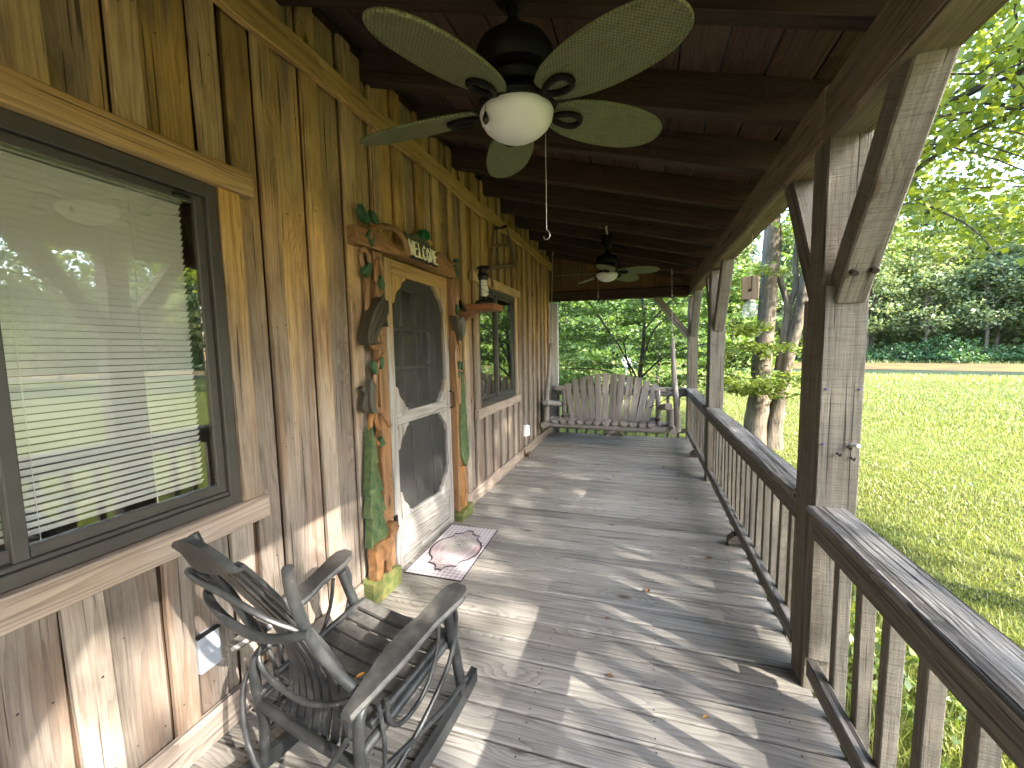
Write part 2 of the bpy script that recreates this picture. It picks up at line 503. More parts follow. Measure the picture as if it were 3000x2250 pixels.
M_CHAIR = chair_mat('worn_black_paint')
M_CHAIR_SUNLIT = chair_mat('black_paint_sunlit', (0.03, 0.031, 0.031), (0.13, 0.122, 0.112))  # lighter chair paint for seat and arms, sunlight put into the colour
M_BRONZE = plain('dark_bronze_frame', (0.05, 0.047, 0.042), 0.45, 0.0, 0.4, 9.0, spec=0.4)
M_BLIND = plain('white_blind_slat', (0.86, 0.86, 0.85), 0.45, 0.0, 0.05)
M_GLASS = glass_mat('window_glass', boost=2.7)
M_JAR = glass_mat('jar_glass', (0.86, 0.92, 0.9), boost=5.0)
M_WHITE = plain('white_paint', (0.74, 0.75, 0.73), 0.45, 0, 0.1)
M_SIDING = plain('pale_siding', (0.6, 0.6, 0.58), 0.5, 0, 0.2)
def jar_mat():
    m, nt, bs = new_mat('quilted_jar_glass')
    L = nt.links
    tr = nt.nodes.new('ShaderNodeBsdfTransparent'); tr.inputs[0].default_value = (0.9, 0.95, 0.93, 1)
    df = nt.nodes.new('ShaderNodeBsdfTranslucent'); df.inputs[0].default_value = (0.75, 0.82, 0.78, 1)
    gl = nt.nodes.new('ShaderNodeBsdfGlossy'); gl.inputs['Roughness'].default_value = 0.12
    a = nt.nodes.new('ShaderNodeMixShader'); a.inputs[0].default_value = 0.5
    b = nt.nodes.new('ShaderNodeMixShader'); b.inputs[0].default_value = 0.2
    L.new(tr.outputs[0], a.inputs[1]); L.new(df.outputs[0], a.inputs[2])
    L.new(a.outputs[0], b.inputs[1]); L.new(gl.outputs[0], b.inputs[2])
    L.new(b.outputs[0], nt.nodes['Material Output'].inputs[0])
    return m


M_JAR = jar_mat()
M_GREYP = plain('grey_plate', (0.27, 0.3, 0.35), 0.35, 0, 0.1)
M_BLACK = plain('black_metal', (0.015, 0.014, 0.013), 0.35, 0.3, 0.5, 8)
M_FANM = plain('fan_dark_bronze', (0.004, 0.0034, 0.0028), 0.5, 0.0, 0.5, 8, spec=0.15)
M_CHAIN = plain('galvanised_chain', (0.42, 0.42, 0.4), 0.4, 0.8, 0.3, 20)
M_NAIL = plain('rusty_nail', (0.04, 0.03, 0.025), 0.7, 0.3, 0.4, 40)
M_EAGLE = plain('carved_bird_paint', (0.035, 0.034, 0.027), 0.4, 0, 0.9, 30, bump=0.9, var2=(0.07, 0.055, 0.035))
M_LEAFP = plain('painted_leaf_green', (0.045, 0.11, 0.05), 0.4, 0, 0.9, 18, bump=0.8, var2=(0.02, 0.045, 0.02))
M_PINE = plain('painted_pine_green', (0.035, 0.08, 0.034), 0.45, 0, 0.9, 26, bump=1.0, var2=(0.11, 0.13, 0.05))
M_MOSS = plain('painted_moss_green', (0.075, 0.105, 0.03), 0.5, 0, 0.9, 20, bump=1.0, var2=(0.19, 0.17, 0.06))
M_CREAM = plain('cream_letter_paint', (0.72, 0.7, 0.48), 0.45, 0, 0.2, 20)
M_LETTDK = plain('dark_letter_paint', (0.02, 0.02, 0.018), 0.45, 0, 0.3, 20)
M_BEAR = plain('carved_bear_stain', (0.13, 0.068, 0.03), 0.45, 0, 0.9, 24, bump=1.0, var2=(0.25, 0.125, 0.048))
M_BEAK = plain('beak_yellow', (0.5, 0.3, 0.06), 0.4)
M_GLOBE = None
M_PIPE = plain('pale_conduit', (0.42, 0.4, 0.33), 0.5, 0, 0.2)
M_LAMPGL = plain('frosted_chimney', (0.55, 0.54, 0.44), 0.25, 0, 0.2, spec=0.6)
M_DARKW = plain('dark_sheathing', (0.07, 0.04, 0.022), 0.8, 0, 0.4)
M_ROOM = plain('room_wall', (0.3, 0.27, 0.23), 0.8, 0, 0.1)
M_DRY = plain('dry_leaf_brown', (0.14, 0.075, 0.035), 0.7, 0, 0.8, 30)
M_DRYY = plain('dry_leaf_yellow', (0.42, 0.22, 0.05), 0.6, 0, 0.6, 30)
M_DISH = plain('dish_grey', (0.5, 0.51, 0.5), 0.5, 0, 0.2)
M_FASC = plain('roof_metal', (0.2, 0.2, 0.2), 0.5, 0.2, 0.3)


def globe_mat():
    m, nt, bs = new_mat('opal_glass')
    bs.inputs['Base Color'].default_value = (0.6, 0.6, 0.55, 1)
    bs.inputs['Roughness'].default_value = 0.35
    bs.inputs['Subsurface Weight'].default_value = 0.35
    bs.inputs['Subsurface Radius'].default_value = (0.05, 0.05, 0.05)
    return m


def wicker_mat():
    m, nt, bs = new_mat('woven_blade')
    L = nt.links
    tc = nt.nodes.new('ShaderNodeTexCoord')
    sp = nt.nodes.new('ShaderNodeSeparateXYZ'); L.new(tc.outputs['Object'], sp.inputs[0])
    a = nmath(nt, 'SINE', nmath(nt, 'MULTIPLY', sp.outputs[0], 520.0))
    row = nmath(nt, 'SINE', nmath(nt, 'MULTIPLY', sp.outputs[1], 430.0))
    w = nmath(nt, 'MULTIPLY', a, row)
    h = nmath(nt, 'ADD', nmath(nt, 'MULTIPLY', w, 0.5), 0.5)
    nz = noise(nt, vscale(nt, tc.outputs['Object'], (14, 90, 1)), 1.0, 3, 0.6)
    c = mixc(nt, h, (0.055, 0.061, 0.022), (0.165, 0.178, 0.07))
    c = mixc(nt, maprange(nt, nz, 0.45, 0.7, 0, 0.5), c, (0.035, 0.035, 0.014))
    L.new(c, bs.inputs['Base Color'])
    bs.inputs['Roughness'].default_value = 0.6
    bp = nt.nodes.new('ShaderNodeBump'); bp.inputs['Strength'].default_value = 0.8; bp.inputs['Distance'].default_value = 0.003
    L.new(h, bp.inputs['Height']); L.new(bp.outputs[0], bs.inputs['Normal'])
    return m


def screen_mat():
    m, nt, bs = new_mat('insect_screen')
    L = nt.links
    tr = nt.nodes.new('ShaderNodeBsdfTransparent')
    df = nt.nodes.new('ShaderNodeBsdfDiffuse'); df.inputs[0].default_value = (0.075, 0.075, 0.072, 1)
    mx = nt.nodes.new('ShaderNodeMixShader'); mx.inputs[0].default_value = 0.52
    L.new(tr.outputs[0], mx.inputs[1]); L.new(df.outputs[0], mx.inputs[2])
    L.new(mx.outputs[0], nt.nodes['Material Output'].inputs[0])
    return m


def gingham_mat(name, c1, c2, c3, s, wear=False):
    m, nt, bs = new_mat(name)
    L = nt.links
    tc = nt.nodes.new('ShaderNodeTexCoord')
    sp = nt.nodes.new('ShaderNodeSeparateXYZ'); L.new(tc.outputs['Object'], sp.inputs[0])
    ax = (0, 1) if wear else (1, 2)
    a = nmath(nt, 'GREATER_THAN', nmath(nt, 'FRACT', nmath(nt, 'MULTIPLY', sp.outputs[ax[0]], s)), 0.5)
    b = nmath(nt, 'GREATER_THAN', nmath(nt, 'FRACT', nmath(nt, 'MULTIPLY', sp.outputs[ax[1]], s)), 0.5)
    f = nmath(nt, 'MULTIPLY', nmath(nt, 'ADD', a, b), 0.5)
    c = mixc(nt, maprange(nt, f, 0, 0.5), c1, c2)
    c = mixc(nt, maprange(nt, f, 0.5, 1.0), c, c3)
    nz = noise(nt, tc.outputs['Object'], 4.0, 4, 0.6)
    c = mixc(nt, maprange(nt, nz, 0.4, 0.7, 0, 0.35), c, c1)
    L.new(c, bs.inputs['Base Color'])
    bs.inputs['Roughness'].default_value = 0.85
    return m


def matpanel_mat():
    m, nt, bs = new_mat('mat_panel_print')
    L = nt.links
    tc = nt.nodes.new('ShaderNodeTexCoord')
    n1 = noise(nt, tc.outputs['Object'], 3.2, 5, 0.6)
    n2 = noise(nt, tc.outputs['Object'], 22.0, 5, 0.7)
    c = mixc(nt, maprange(nt, n1, 0.35, 0.65, 0, 1, True), (0.34, 0.225, 0.245), (0.42, 0.36, 0.37))
    d = nt.nodes.new('ShaderNodeVectorMath'); d.operation = 'DISTANCE'
    L.new(tc.outputs['Object'], d.inputs[0]); d.inputs[1].default_value = (0.0, 0.085, 0.0)
    wz = nmath(nt, 'ADD', d.outputs['Value'], nmath(nt, 'MULTIPLY', nmath(nt, 'SUBTRACT', n2, 0.5), 0.16))
    c = mixc(nt, maprange(nt, wz, 0.08, 0.19, 0.85, 0, True), c, (0.42, 0.4, 0.36))
    c = mixc(nt, nmath(nt, 'MULTIPLY', maprange(nt, wz, 0.02, 0.09, 1, 0, True), maprange(nt, n2, 0.45, 0.6)), c, (0.1, 0.09, 0.08))
    L.new(c, bs.inputs['Base Color'])
    bs.inputs['Roughness'].default_value = 0.85
    return m


M_GLOBE = globe_mat()
M_WICK = wicker_mat()
M_SCREEN = screen_mat()
M_CURT = gingham_mat('gingham_curtain', (0.55, 0.55, 0.53), (0.26, 0.26, 0.26), (0.07, 0.07, 0.07), 28.0)
M_MAT = gingham_mat('gingham_mat_print', (0.64, 0.6, 0.61), (0.48, 0.43, 0.455), (0.34, 0.29, 0.325), 28.0, wear=True)
M_MATP = matpanel_mat()
M_MATW = plain('mat_print_white', (0.6, 0.58, 0.57), 0.85, 0, 0.5, 30, var2=(0.4, 0.36, 0.37))
M_MATK = plain('mat_rubber_black', (0.03, 0.026, 0.028), 0.7, 0, 0.3)
M_DOORD = plain('entry_door_paint', (0.045, 0.04, 0.036), 0.4, 0, 0.2)
LEAF_NEAR = leaf_mat('maple_leaf', [(0.09, 0.145, 0.018), (0.19, 0.25, 0.026), (0.34, 0.37, 0.04)], 0.55)
LEAF_DOG = leaf_mat('understory_leaf', [(0.08, 0.125, 0.022), (0.18, 0.245, 0.042), (0.3, 0.345, 0.075)], 0.48)
LEAF_FAR = leaf_mat('wood_leaf', [(0.065, 0.105, 0.028), (0.15, 0.21, 0.058), (0.26, 0.3, 0.105)], 0.4)
LEAF_FAR2 = leaf_mat('grey_green_leaf', [(0.085, 0.125, 0.042), (0.2, 0.25, 0.092), (0.33, 0.37, 0.165)], 0.4)
LEAF_BUSH = leaf_mat('bush_leaf', [(0.025, 0.07, 0.02), (0.05, 0.12, 0.03), (0.1, 0.18, 0.045)], 0.3)
LEAF_BACK = leaf_mat('bright_leaf', [(0.08, 0.15, 0.025), (0.15, 0.24, 0.04), (0.24, 0.33, 0.06)], 0.45)
GRASS_M = leaf_mat('grass_blade', [(0.12, 0.17, 0.036), (0.18, 0.21, 0.05), (0.25, 0.26, 0.085)], 0.45)


def bark_mat(name, dark, light):
    m, nt, bs = new_mat(name)
    tc = nt.nodes.new('ShaderNodeTexCoord')
    n1 = noise(nt, vscale(nt, tc.outputs['Object'], (16, 16, 3.0)), 1.0, 5, 0.7, 0.4)
    n2 = noise(nt, tc.outputs['Object'], 2.0, 4, 0.6)
    f = nmath(nt, 'ADD', nmath(nt, 'MULTIPLY', maprange(nt, n1, 0.35, 0.65), 0.7), nmath(nt, 'MULTIPLY', maprange(nt, n2, 0.35, 0.65), 0.3))
    nt.links.new(mixc(nt, f, dark, light), bs.inputs['Base Color'])
    bs.inputs['Roughness'].default_value = 0.9
    bp = nt.nodes.new('ShaderNodeBump'); bp.inputs['Strength'].default_value = 1.0; bp.inputs['Distance'].default_value = 0.03
    nt.links.new(n1, bp.inputs['Height']); nt.links.new(bp.outputs[0], bs.inputs['Normal'])
    return m


M_BARK = bark_mat('grey_bark', (0.026, 0.021, 0.015), (0.19, 0.152, 0.108))
M_BARKF = bark_mat('far_bark', (0.05, 0.04, 0.03), (0.2, 0.16, 0.12))
M_TWIG = plain('twig_bark', (0.06, 0.05, 0.038), 0.9, 0, 0.5, 10)

# ------------------------------------------------------------------ ground
def vegetation(name, V, Fn, tone, mat, parent=None, M=None, k=4):
    """V (n*k,3) vertices, k per leaf; tone one value per leaf"""
    me = bpy.data.meshes.new(name)
    n = len(V) // k
    me.vertices.add(len(V)); me.vertices.foreach_set('co', np.asarray(V, np.float32).ravel())
    me.loops.add(n * k); me.loops.foreach_set('vertex_index', np.arange(n * k, dtype=np.int32))
    me.polygons.add(n)
    me.polygons.foreach_set('loop_start', np.arange(0, n * k, k, dtype=np.int32))
    me.polygons.foreach_set('loop_total', np.full(n, k, np.int32))
    at = me.attributes.new('tone', 'FLOAT', 'POINT')
    at.data.foreach_set('value', np.repeat(np.asarray(tone, np.float32), k))
    me.materials.append(mat)
    me.update(calc_edges=True)
    return link_mesh(name, me, parent, M)


def leaves(P, size, aspect=0.55, flat=0.55, jit=0.3):
    """diamond leaves with a fold at points P; flat=1 lies level, 0 any way up"""
    n = len(P)
    nz = rng.normal(size=(n, 3)) * (1 - flat) + np.array([0, 0, 1.0]) * flat * np.where(rng.random((n, 1)) < 0.85, 1, -1)
    nz /= np.linalg.norm(nz, axis=1, keepdims=True)
    d = rng.normal(size=(n, 3)); d -= nz * (d * nz).sum(1, keepdims=True); d /= np.linalg.norm(d, axis=1, keepdims=True)
    w = np.cross(nz, d)
    s = size * (1 + jit * rng.normal(size=(n, 1))).clip(0.4, 1.8)
    b = P; tip = P + d * s - nz * s * 0.12
    mid = P + d * s * 0.45
    l = mid + w * s * aspect * 0.5 + nz * s * 0.1
    r = mid - w * s * aspect * 0.5 + nz * s * 0.1
    return np.stack([b, r, tip, l], 1).reshape(-1, 3)


EDGE_T = np.array([0.916, -0.4]); EDGE_N = np.array([0.4, 0.916])
GZ = -0.45


def ground_h(x, y):
    d = x * EDGE_N[0] + y * EDGE_N[1]
    h = GZ + 0.05 * math.sin(x * 0.35) * math.sin(y * 0.28 + 1)
    if d > 56: h += (d - 56) * 0.26
    return h


m, nt, bs = new_mat('lawn_ground')
tc = nt.nodes.new('ShaderNodeTexCoord')
n1 = noise(nt, tc.outputs['Object'], 0.35, 5, 0.6)
n2 = noise(nt, tc.outputs['Object'], 7.0, 6, 0.7)
n4 = noise(nt, tc.outputs['Object'], 45.0, 4, 0.7)
rot = nt.nodes.new('ShaderNodeVectorRotate'); rot.rotation_type = 'Z_AXIS'
nt.links.new(tc.outputs['Object'], rot.inputs['Vector']); rot.inputs['Angle'].default_value = math.radians(23.6)
n3 = noise(nt, vscale(nt, rot.outputs[0], (0.22, 2.6, 1)), 1.0, 3, 0.6)
c = mixc(nt, maprange(nt, n1, 0.35, 0.65, 0, 1, True), (0.115, 0.145, 0.03), (0.165, 0.165, 0.05))
c = mixc(nt, maprange(nt, n2, 0.4, 0.72, 0, 0.7, True), c, (0.08, 0.1, 0.024))
c = mixc(nt, maprange(nt, n3, 0.47, 0.6, 0, 0.85, True), c, (0.075, 0.07, 0.025))
c = mixc(nt, maprange(nt, n4, 0.45, 0.75, 0, 0.6), c, (0.085, 0.098, 0.024))
nt.links.new(c, bs.inputs['Base Color']); bs.inputs['Roughness'].default_value = 0.9; bs.inputs['Specular IOR Level'].default_value = 0.1
bp = nt.nodes.new('ShaderNodeBump'); bp.inputs['Strength'].default_value = 1.0; bp.inputs['Distance'].default_value = 0.06
nt.links.new(nmath(nt, 'ADD', n2, nmath(nt, 'MULTIPLY', n4, 0.5)), bp.inputs['Height']); nt.links.new(bp.outputs[0], bs.inputs['Normal'])
M_LAWN = m
xs = np.linspace(-120, 200, 81); ys = np.linspace(-120, 200, 81)
mb = MB()
V = [(x, y, ground_h(x, y)) for y in ys for x in xs]
F = [(j * 81 + i, j * 81 + i + 1, (j + 1) * 81 + i + 1, (j + 1) * 81 + i) for j in range(80) for i in range(80)]
mb.add(V, F, True)
lawn = mb.build('lawn', M_LAWN)
tag(lawn, 'sunlit yellow green mown lawn reaching from the porch to the wood', kind='structure')


def strip(name, d0, d1, z, mat, a=-60, b=90, n=60, amp=0.5, hump=0.0):
    V = []; F = []
    for i in range(n + 1):
        s = a + (b - a) * i / n
        for j, (dd, zz) in enumerate(((d0 + amp * math.sin(i * 1.3), z), ((d0 + d1) / 2, z + hump), (d1 + amp * math.sin(i * 0.9 + 2), z))):
            p = EDGE_T * s + EDGE_N * dd
            V.append((p[0], p[1], zz))
    for i in range(n):
        for j in range(2):
            F.append((i * 3 + j, (i + 1) * 3 + j, (i + 1) * 3 + j + 1, i * 3 + j + 1))
    q = MB(); q.add(V, F, True)
    return tag(q.build(name, mat), kind='structure')


M_BANK = plain('dry_bank_soil', (0.115, 0.095, 0.032), 0.95, 0, 0.9, 0.6, spec=0.1, var2=(0.1, 0.056, 0.034))
M_DITCH = plain('ditch_water', (0.045, 0.065, 0.04), 0.25, 0, 0.6, 0.8, spec=0.5)
strip('dirt_bank', 41.0, 55.5, GZ + 0.07, M_BANK, hump=0.15)
strip('ditch', 35.5, 41.2, GZ + 0.062, M_DITCH)

# ------------------------------------------------------------------ porch deck
deck = empty('porch_deck', (1.2, 3.5, 0), 'grey weathered plank porch floor running along the house wall', None)
deck['kind'] = 'structure'
DX = 2.43
def skew(y): return 0.115 * min(1.1, max(0.0, 1 - y / 7.42))
k0 = -40
for k in range(k0, 37):
    y = 1.92 + 0.148 * k
    if y < -4.0: continue
    s = skew(y + 0.074)
    yc = y + 0.074
    jz = (random.random() - 0.5) * 0.004
    board('deck_board', (-0.02, yc - 0.0, -0.019 + jz), (DX + (random.random() - .5) * 0.015, yc + s, -0.019 + jz + (random.random() - .5) * 0.002), 0.1365 + (random.random() - .5) * 0.004, 0.038, (0, 0, 1), W_DECK, deck, cham=0.006, segs=2, wob=0.0015)
for x in (0.1, 0.65, 1.2, 1.75, 2.3):
    board('deck_joist', (x, -4.0, -0.14), (x, 7.4, -0.14), 0.045, 0.19, (0, 0, 1), W_RAFT, deck)
board('rim_joist', (DX - 0.02, -4.0, -0.142), (DX - 0.02, 7.39, -0.142), 0.19, 0.038, (1, 0, 0), W_POST, deck)
board('rim_joist', (0.0, 7.41, -0.142), (DX, 7.41, -0.142), 0.19, 0.03, (0, 1, 0), W_POST, deck)
mb = MB()
for k in range(-14, 37):
    y = 1.92 + 0.148 * k
    for x in (0.18, 0.66, 1.21, 1.74, 2.28):
        for dy in (0.03, 0.115):
            yy = y + dy + skew(y) * x / DX + random.uniform(-.008, .008)
            xx = x + random.uniform(-.012, .012)
            mb.add([(xx + 0.0042 * math.cos(t), yy + 0.0042 * math.sin(t), 0.0035) for t in (0, 1.05, 2.1, 3.14, 4.19, 5.24)], [(0, 1, 2, 3, 4, 5)])
nl = mb.build('nail', M_NAIL, deck); nl['kind'] = 'stuff'

# ------------------------------------------------------------------ house wall: boards and battens round three openings
G = [-4.1, -3.55, -3.0, -2.45, -1.9, -1.35, -0.95, -0.68, -0.42, -0.155, 0.11, 0.375, .64, .90, 1.165, 1.43, 1.695, 1.97, 2.23, 2.48, 2.76, 3.02, 3.30, 3.55, 3.80, 4.06, 4.31, 4.58, 4.84, 5.10, 5.34, 5.60, 5.87, 6.14, 6.42, 6.68, 6.94, 7.2, 7.44]
WIN = [(-0.06, 1.215, 0.955, 2.29), (3.905, 5.165, 0.975, 2.30)]     # y0, y1, z0, z1
DOOR = (2.29, 3.21, 0.0, 2.26)
house = empty('house_wall', (-0.1, 3.5, 0), 'board and batten wood wall of the house, golden above and grey below', 'house wall')


def spans(ya, yb, top):
    """vertical runs left free by the openings between ya and yb"""
    cut = []
    for i, (a, b, c, d) in enumerate(WIN):
        if yb > a + 0.02 and ya < b - 0.02: cut.append((c - 0.06, d + 0.04))
    if yb > DOOR[0] and ya < DOOR[1]: cut.append((-0.1, 2.27))
    z = 0.0; out = []
    for c, d in sorted(cut):
        if c > z + 0.05: out.append((z, c))
        z = d
    out.append((z, top))
    return out


for i in range(len(G) - 1):
    a, b = G[i], G[i + 1]
    ya, yb = a + 0.02, b - 0.003
    for (c0, c1, _, _) in WIN:               # butt against the window casings
        if c1 - 0.08 < ya < c1 + 0.1: ya = c1 + 0.094
        if c0 - 0.1 < yb < c0 + 0.08: yb = c0 - 0.094
    for (z0, z1) in spans(ya + 0.005, yb - 0.005, 3.42):
        board('wall_board', (-0.045, (ya + yb) / 2, z0), (-0.045, (ya + yb) / 2, z1), yb - ya, 0.028, (1, 0, 0), W_WALL, house, segs=1)
    bw = 0.092 + random.uniform(-.008, .012)
    for (z0, z1) in spans(a + 0.005, a + bw - 0.005, 3.42):
        if a > 7.4: continue
        tl = random.uniform(-0.006, 0.006)
        board('batten', (-0.0165, a + bw / 2 - tl, max(z0, 0.02)), (-0.0165, a + bw / 2 + tl, z1), bw, 0.029, (1, 0, 0), W_BATT, house, segs=3, wob=0.007, cham=0.005)
# nail heads on boards and battens
mb = MB()
for i in range(7, len(G) - 1):
    for z in (0.25, 0.6, 1.15, 1.75, 2.35, 2.8):
        for y, x in ((G[i] + 0.03, -0.0015), (G[i] + 0.066, -0.0015), (G[i] + 0.15, -0.0305), (G[i] + 0.23, -0.0305)):
            if random.random() < 0.3: continue
            if any(a - 0.12 < y < b + 0.12 and c - 0.13 < z < d + 0.12 for a, b, c, d in WIN) or (2.2 < y < 3.3 and z < 2.5): continue
            yy = y + random.uniform(-.01, .01); zz = z + random.uniform(-.05, .05); r_ = random.uniform(0.003, 0.0045)
            mb.add([(x + 0.0012, yy + r_ * math.cos(t), zz + r_ * math.sin(t)) for t in (0, 1.05, 2.1, 3.14, 4.19, 5.24)], [(0, 1, 2, 3, 4, 5)])
nl = mb.build('nail', M_NAIL, house); nl['kind'] = 'stuff'
# solid core behind the boards
mb = MB()
edges = [-4.2, WIN[0][0], WIN[0][1], DOOR[0], DOOR[1], WIN[1][0], WIN[1][1], 7.46]
for i in range(7):
    a, b = edges[i], edges[i + 1]
    hole = {1: WIN[0][2:], 3: DOOR[2:], 5: WIN[1][2:]}.get(i)
    if hole is None: mb.box(-0.2, -0.062, a, b, -0.45, 3.6)
    else:
        if hole[0] > 0.05: mb.box(-0.2, -0.062, a, b, -0.45, hole[0])
        else: mb.box(-0.2, -0.062, a, b, -0.45, 0.0)
        mb.box(-0.2, -0.062, a, b, hole[1], 3.6)
mb.build('sheathing', M_DARKW, house)
for (a, b) in ((-4.0, 2.0), (3.34, 5.45), (5.453, 7.44)):
    board('baseboard', (0.0, a, 0.075), (0.0, b, 0.075), 0.14, 0.028, (1, 0, 0), W_TRIM, house, cham=0.004, segs=2, wob=0.004)
board('wall_rail', (0.018, 1.02, 3.10), (0.018, 4.3, 3.10), 0.13, 0.04, (1, 0, 0), W_TRIM, house, segs=9, wob=0.03)
board('wall_rail', (0.018, 4.303, 3.11), (0.018, 7.38, 3.12), 0.12, 0.04, (1, 0, 0), W_TRIM, house, segs=9, wob=0.03)
# corner trim beyond the last board: pale ribbed strip
mb = MB()
for k in range(4):
    mb.box(-0.02 + k * 0.033, -0.02 + k * 0.033 + 0.024, 7.49, 7.52, -0.4, 2.47)
mb.box(-0.2, 0.108, 7.52, 7.56, -0.4, 2.47)
mb.build('corner_trim', M_SIDING, house)

# room behind, so the panes have something dark behind them
mb = MB()
mb.add([(-4, -1.2, 0), (-0.2, -1.2, 0), (-0.2, 7.4, 0), (-4, 7.4, 0), (-4, -1.2, 3.2), (-0.2, -1.2, 3.2), (-0.2, 7.4, 3.2), (-4, 7.4, 3.2)],
       [(0, 1, 2, 3), (7, 6, 5, 4), (0, 4, 5, 1), (2, 6, 7, 3), (3, 7, 4, 0)])
tag(mb.build('room_interior', M_ROOM), kind='structure')

# ------------------------------------------------------------------ porch roof: rafters, planks, beam, gable end
roof = empty('porch_roof', (1.2, 3.5, 2.9), 'dark timber porch roof with rafters, planks and long outer beam', 'porch roof')
RAF = [(-4.0, -3.8), (-3.4, -3.2), (-2.8, -2.6), (-2.2, -2.0), (-1.55, -1.37), (-0.94, -0.75), (-0.32, -0.14), (0.30, 0.49), (0.93, 1.12), (1.55, 1.735), (2.19, 2.38), (2.80, 2.975), (3.44, 3.65), (4.11, 4.265), (4.69, 4.88), (5.32, 5.455), (5.97, 6.09), (6.61, 6.71), (7.17, 7.2)]
RZ = lambda x: 3.295 - 0.25 * x
RH = 0.19; RT = 0.075
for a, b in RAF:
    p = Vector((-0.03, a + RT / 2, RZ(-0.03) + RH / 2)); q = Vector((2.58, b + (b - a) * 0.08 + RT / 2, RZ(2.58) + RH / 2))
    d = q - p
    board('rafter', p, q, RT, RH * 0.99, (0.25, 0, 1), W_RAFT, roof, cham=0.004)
x = -0.05
i = 0
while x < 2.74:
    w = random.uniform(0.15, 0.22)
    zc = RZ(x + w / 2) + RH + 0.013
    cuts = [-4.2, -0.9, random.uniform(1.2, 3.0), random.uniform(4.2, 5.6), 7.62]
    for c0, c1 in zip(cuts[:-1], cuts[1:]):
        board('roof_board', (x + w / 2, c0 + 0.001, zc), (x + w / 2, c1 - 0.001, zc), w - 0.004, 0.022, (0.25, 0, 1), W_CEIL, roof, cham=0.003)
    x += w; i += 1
board('roof_cover', (-0.2, 1.75, RZ(-0.2) + RH + 0.06), (2.78, 1.75, RZ(2.78) + RH + 0.06), 11.9, 0.04, (0.25, 0, 1), M_FASC, roof)
# long outer beam, hand hewn: two lengths with a scarf near the front post
board('beam', (2.468, -4.1, 2.565), (2.468, 2.09, 2.565), 0.157, 0.235, (0, 0, 1), W_BEAM, roof, segs=10, wob=0.012, cham=0.012)
board('beam', (2.466, 2.094, 2.575), (2.466, 7.42, 2.60), 0.152, 0.228, (0, 0, 1), W_BEAM, roof, segs=14, wob=0.012, cham=0.012)
# gable end
board('end_beam', (-0.02, 7.36, 2.575), (2.385, 7.36, 2.535), 0.14, 0.175, (0, 0, 1), W_RAFT, roof, segs=10, wob=0.022, cham=0.02)
xx = -0.06
while xx < 2.38:
    w = random.uniform(0.2, 0.26)
    w = min(w, 2.385 - xx)
    if w < 0.05: break
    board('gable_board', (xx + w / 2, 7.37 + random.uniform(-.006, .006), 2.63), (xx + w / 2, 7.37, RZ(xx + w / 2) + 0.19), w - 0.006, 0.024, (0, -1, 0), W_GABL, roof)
    xx += w

mb = MB(); mb.add([(-0.19, 7.47, 2.5), (2.5, 7.47, 2.5), (2.5, 7.47, RZ(2.5) + 0.19), (-0.19, 7.47, RZ(-0.19) + 0.19), (-0.19, 7.485, 2.5), (2.5, 7.485, 2.5), (2.5, 7.485, RZ(2.5) + 0.19), (-0.19, 7.485, RZ(-0.19) + 0.19)],
                  [(0, 1, 2, 3), (7, 6, 5, 4), (0, 4, 5, 1), (1, 5, 6, 2), (2, 6, 7, 3), (3, 7, 4, 0)])
mb.build('gable_backing', W_GABL, roof)

# ------------------------------------------------------------------ porch posts
def post(y, label, nearest=False):
    t = empty('porch_post', (2.4675, y + 0.085, 0), label, 'post', 'posts along the outer edge of the porch')
    xc = 2.4675
    board('post_shaft', (xc, y + 0.095, -0.01), (xc, y + 0.095, 2.452), 0.152, 0.15, (0, -1, 0), W_POST, t, segs=4, wob=0.004, cham=0.006)
    board('facing_board', (xc + 0.001, y, 0.18), (xc + 0.001, y, 1.842), 0.15, 0.038, (0, -1, 0), W_POST, t, segs=3, wob=0.003, cham=0.003)
    if y < 7:
        board('facing_board', (xc, y + 0.19, 0.18), (xc, y + 0.19, 1.80), 0.15, 0.038, (0, 1, 0), W_POST, t, cham=0.003)
        # far brace
        board('brace', (xc, y + 0.16, 1.80), (xc, y + 0.60, 2.48), 0.105, 0.11, (0, 1, -0.65), W_POST, t, segs=3, wob=0.004, cham=0.006)
    board('brace', (xc + 0.012, y + 0.02, 1.80), (xc + 0.012, y - 0.43, 2.50), 0.108, 0.115, (0, -1, -0.65), W_POST, t, segs=4, wob=0.005, cham=0.007)
    mb = MB()
    for dx in (-0.028, 0.028):
        mb.lathe([(0.0, -0.006), (0.011, -0.004), (0.011, 0.004), (0, 0.006)], 8, (0, 0, 0), False)
    if nearest:
        for dx, z in ((-0.03, 1.9), (0.035, 1.905)):
            b = MB(); b.tube([(xc + 0.01 + dx, y - 0.07, z), (xc + 0.01 + dx, y - 0.125, z - 0.03)], [0.012, 0.012], n=8)
            b.build('bolt', M_NAIL, t)
        for dx, z in ((-0.005, 1.13), (0.03, 1.16), (0.043, 1.115)):
            b = MB(); b.tube([(xc + dx, y - 0.015, z + 0.005), (xc + dx, y - 0.05, z), (xc + dx, y - 0.055, z + 0.012)], [0.0035, 0.0035, 0.003], n=6)
            b.build('nail_hook', M_NAIL, t)
        b = MB(); b.tube([(xc + 0.045, y - 0.015, 1.172), (xc + 0.052, y - 0.06, 1.178)], [0.0085, 0.0085], n=8)
        b.build('white_peg', M_WHITE, t)
        for dx, z in ((-0.055, 1.41), (0.06, 1.41), (-0.058, 1.17)):
            b = MB(); b.lathe([(0.0, -0.004), (0.006, -0.003), (0.006, 0.003), (0, 0.004)], 6, (xc + dx, y - 0.021, z))
            b.build('pin', plain('blue_pin', (0.05, 0.06, 0.2), 0.5), t)
    return t


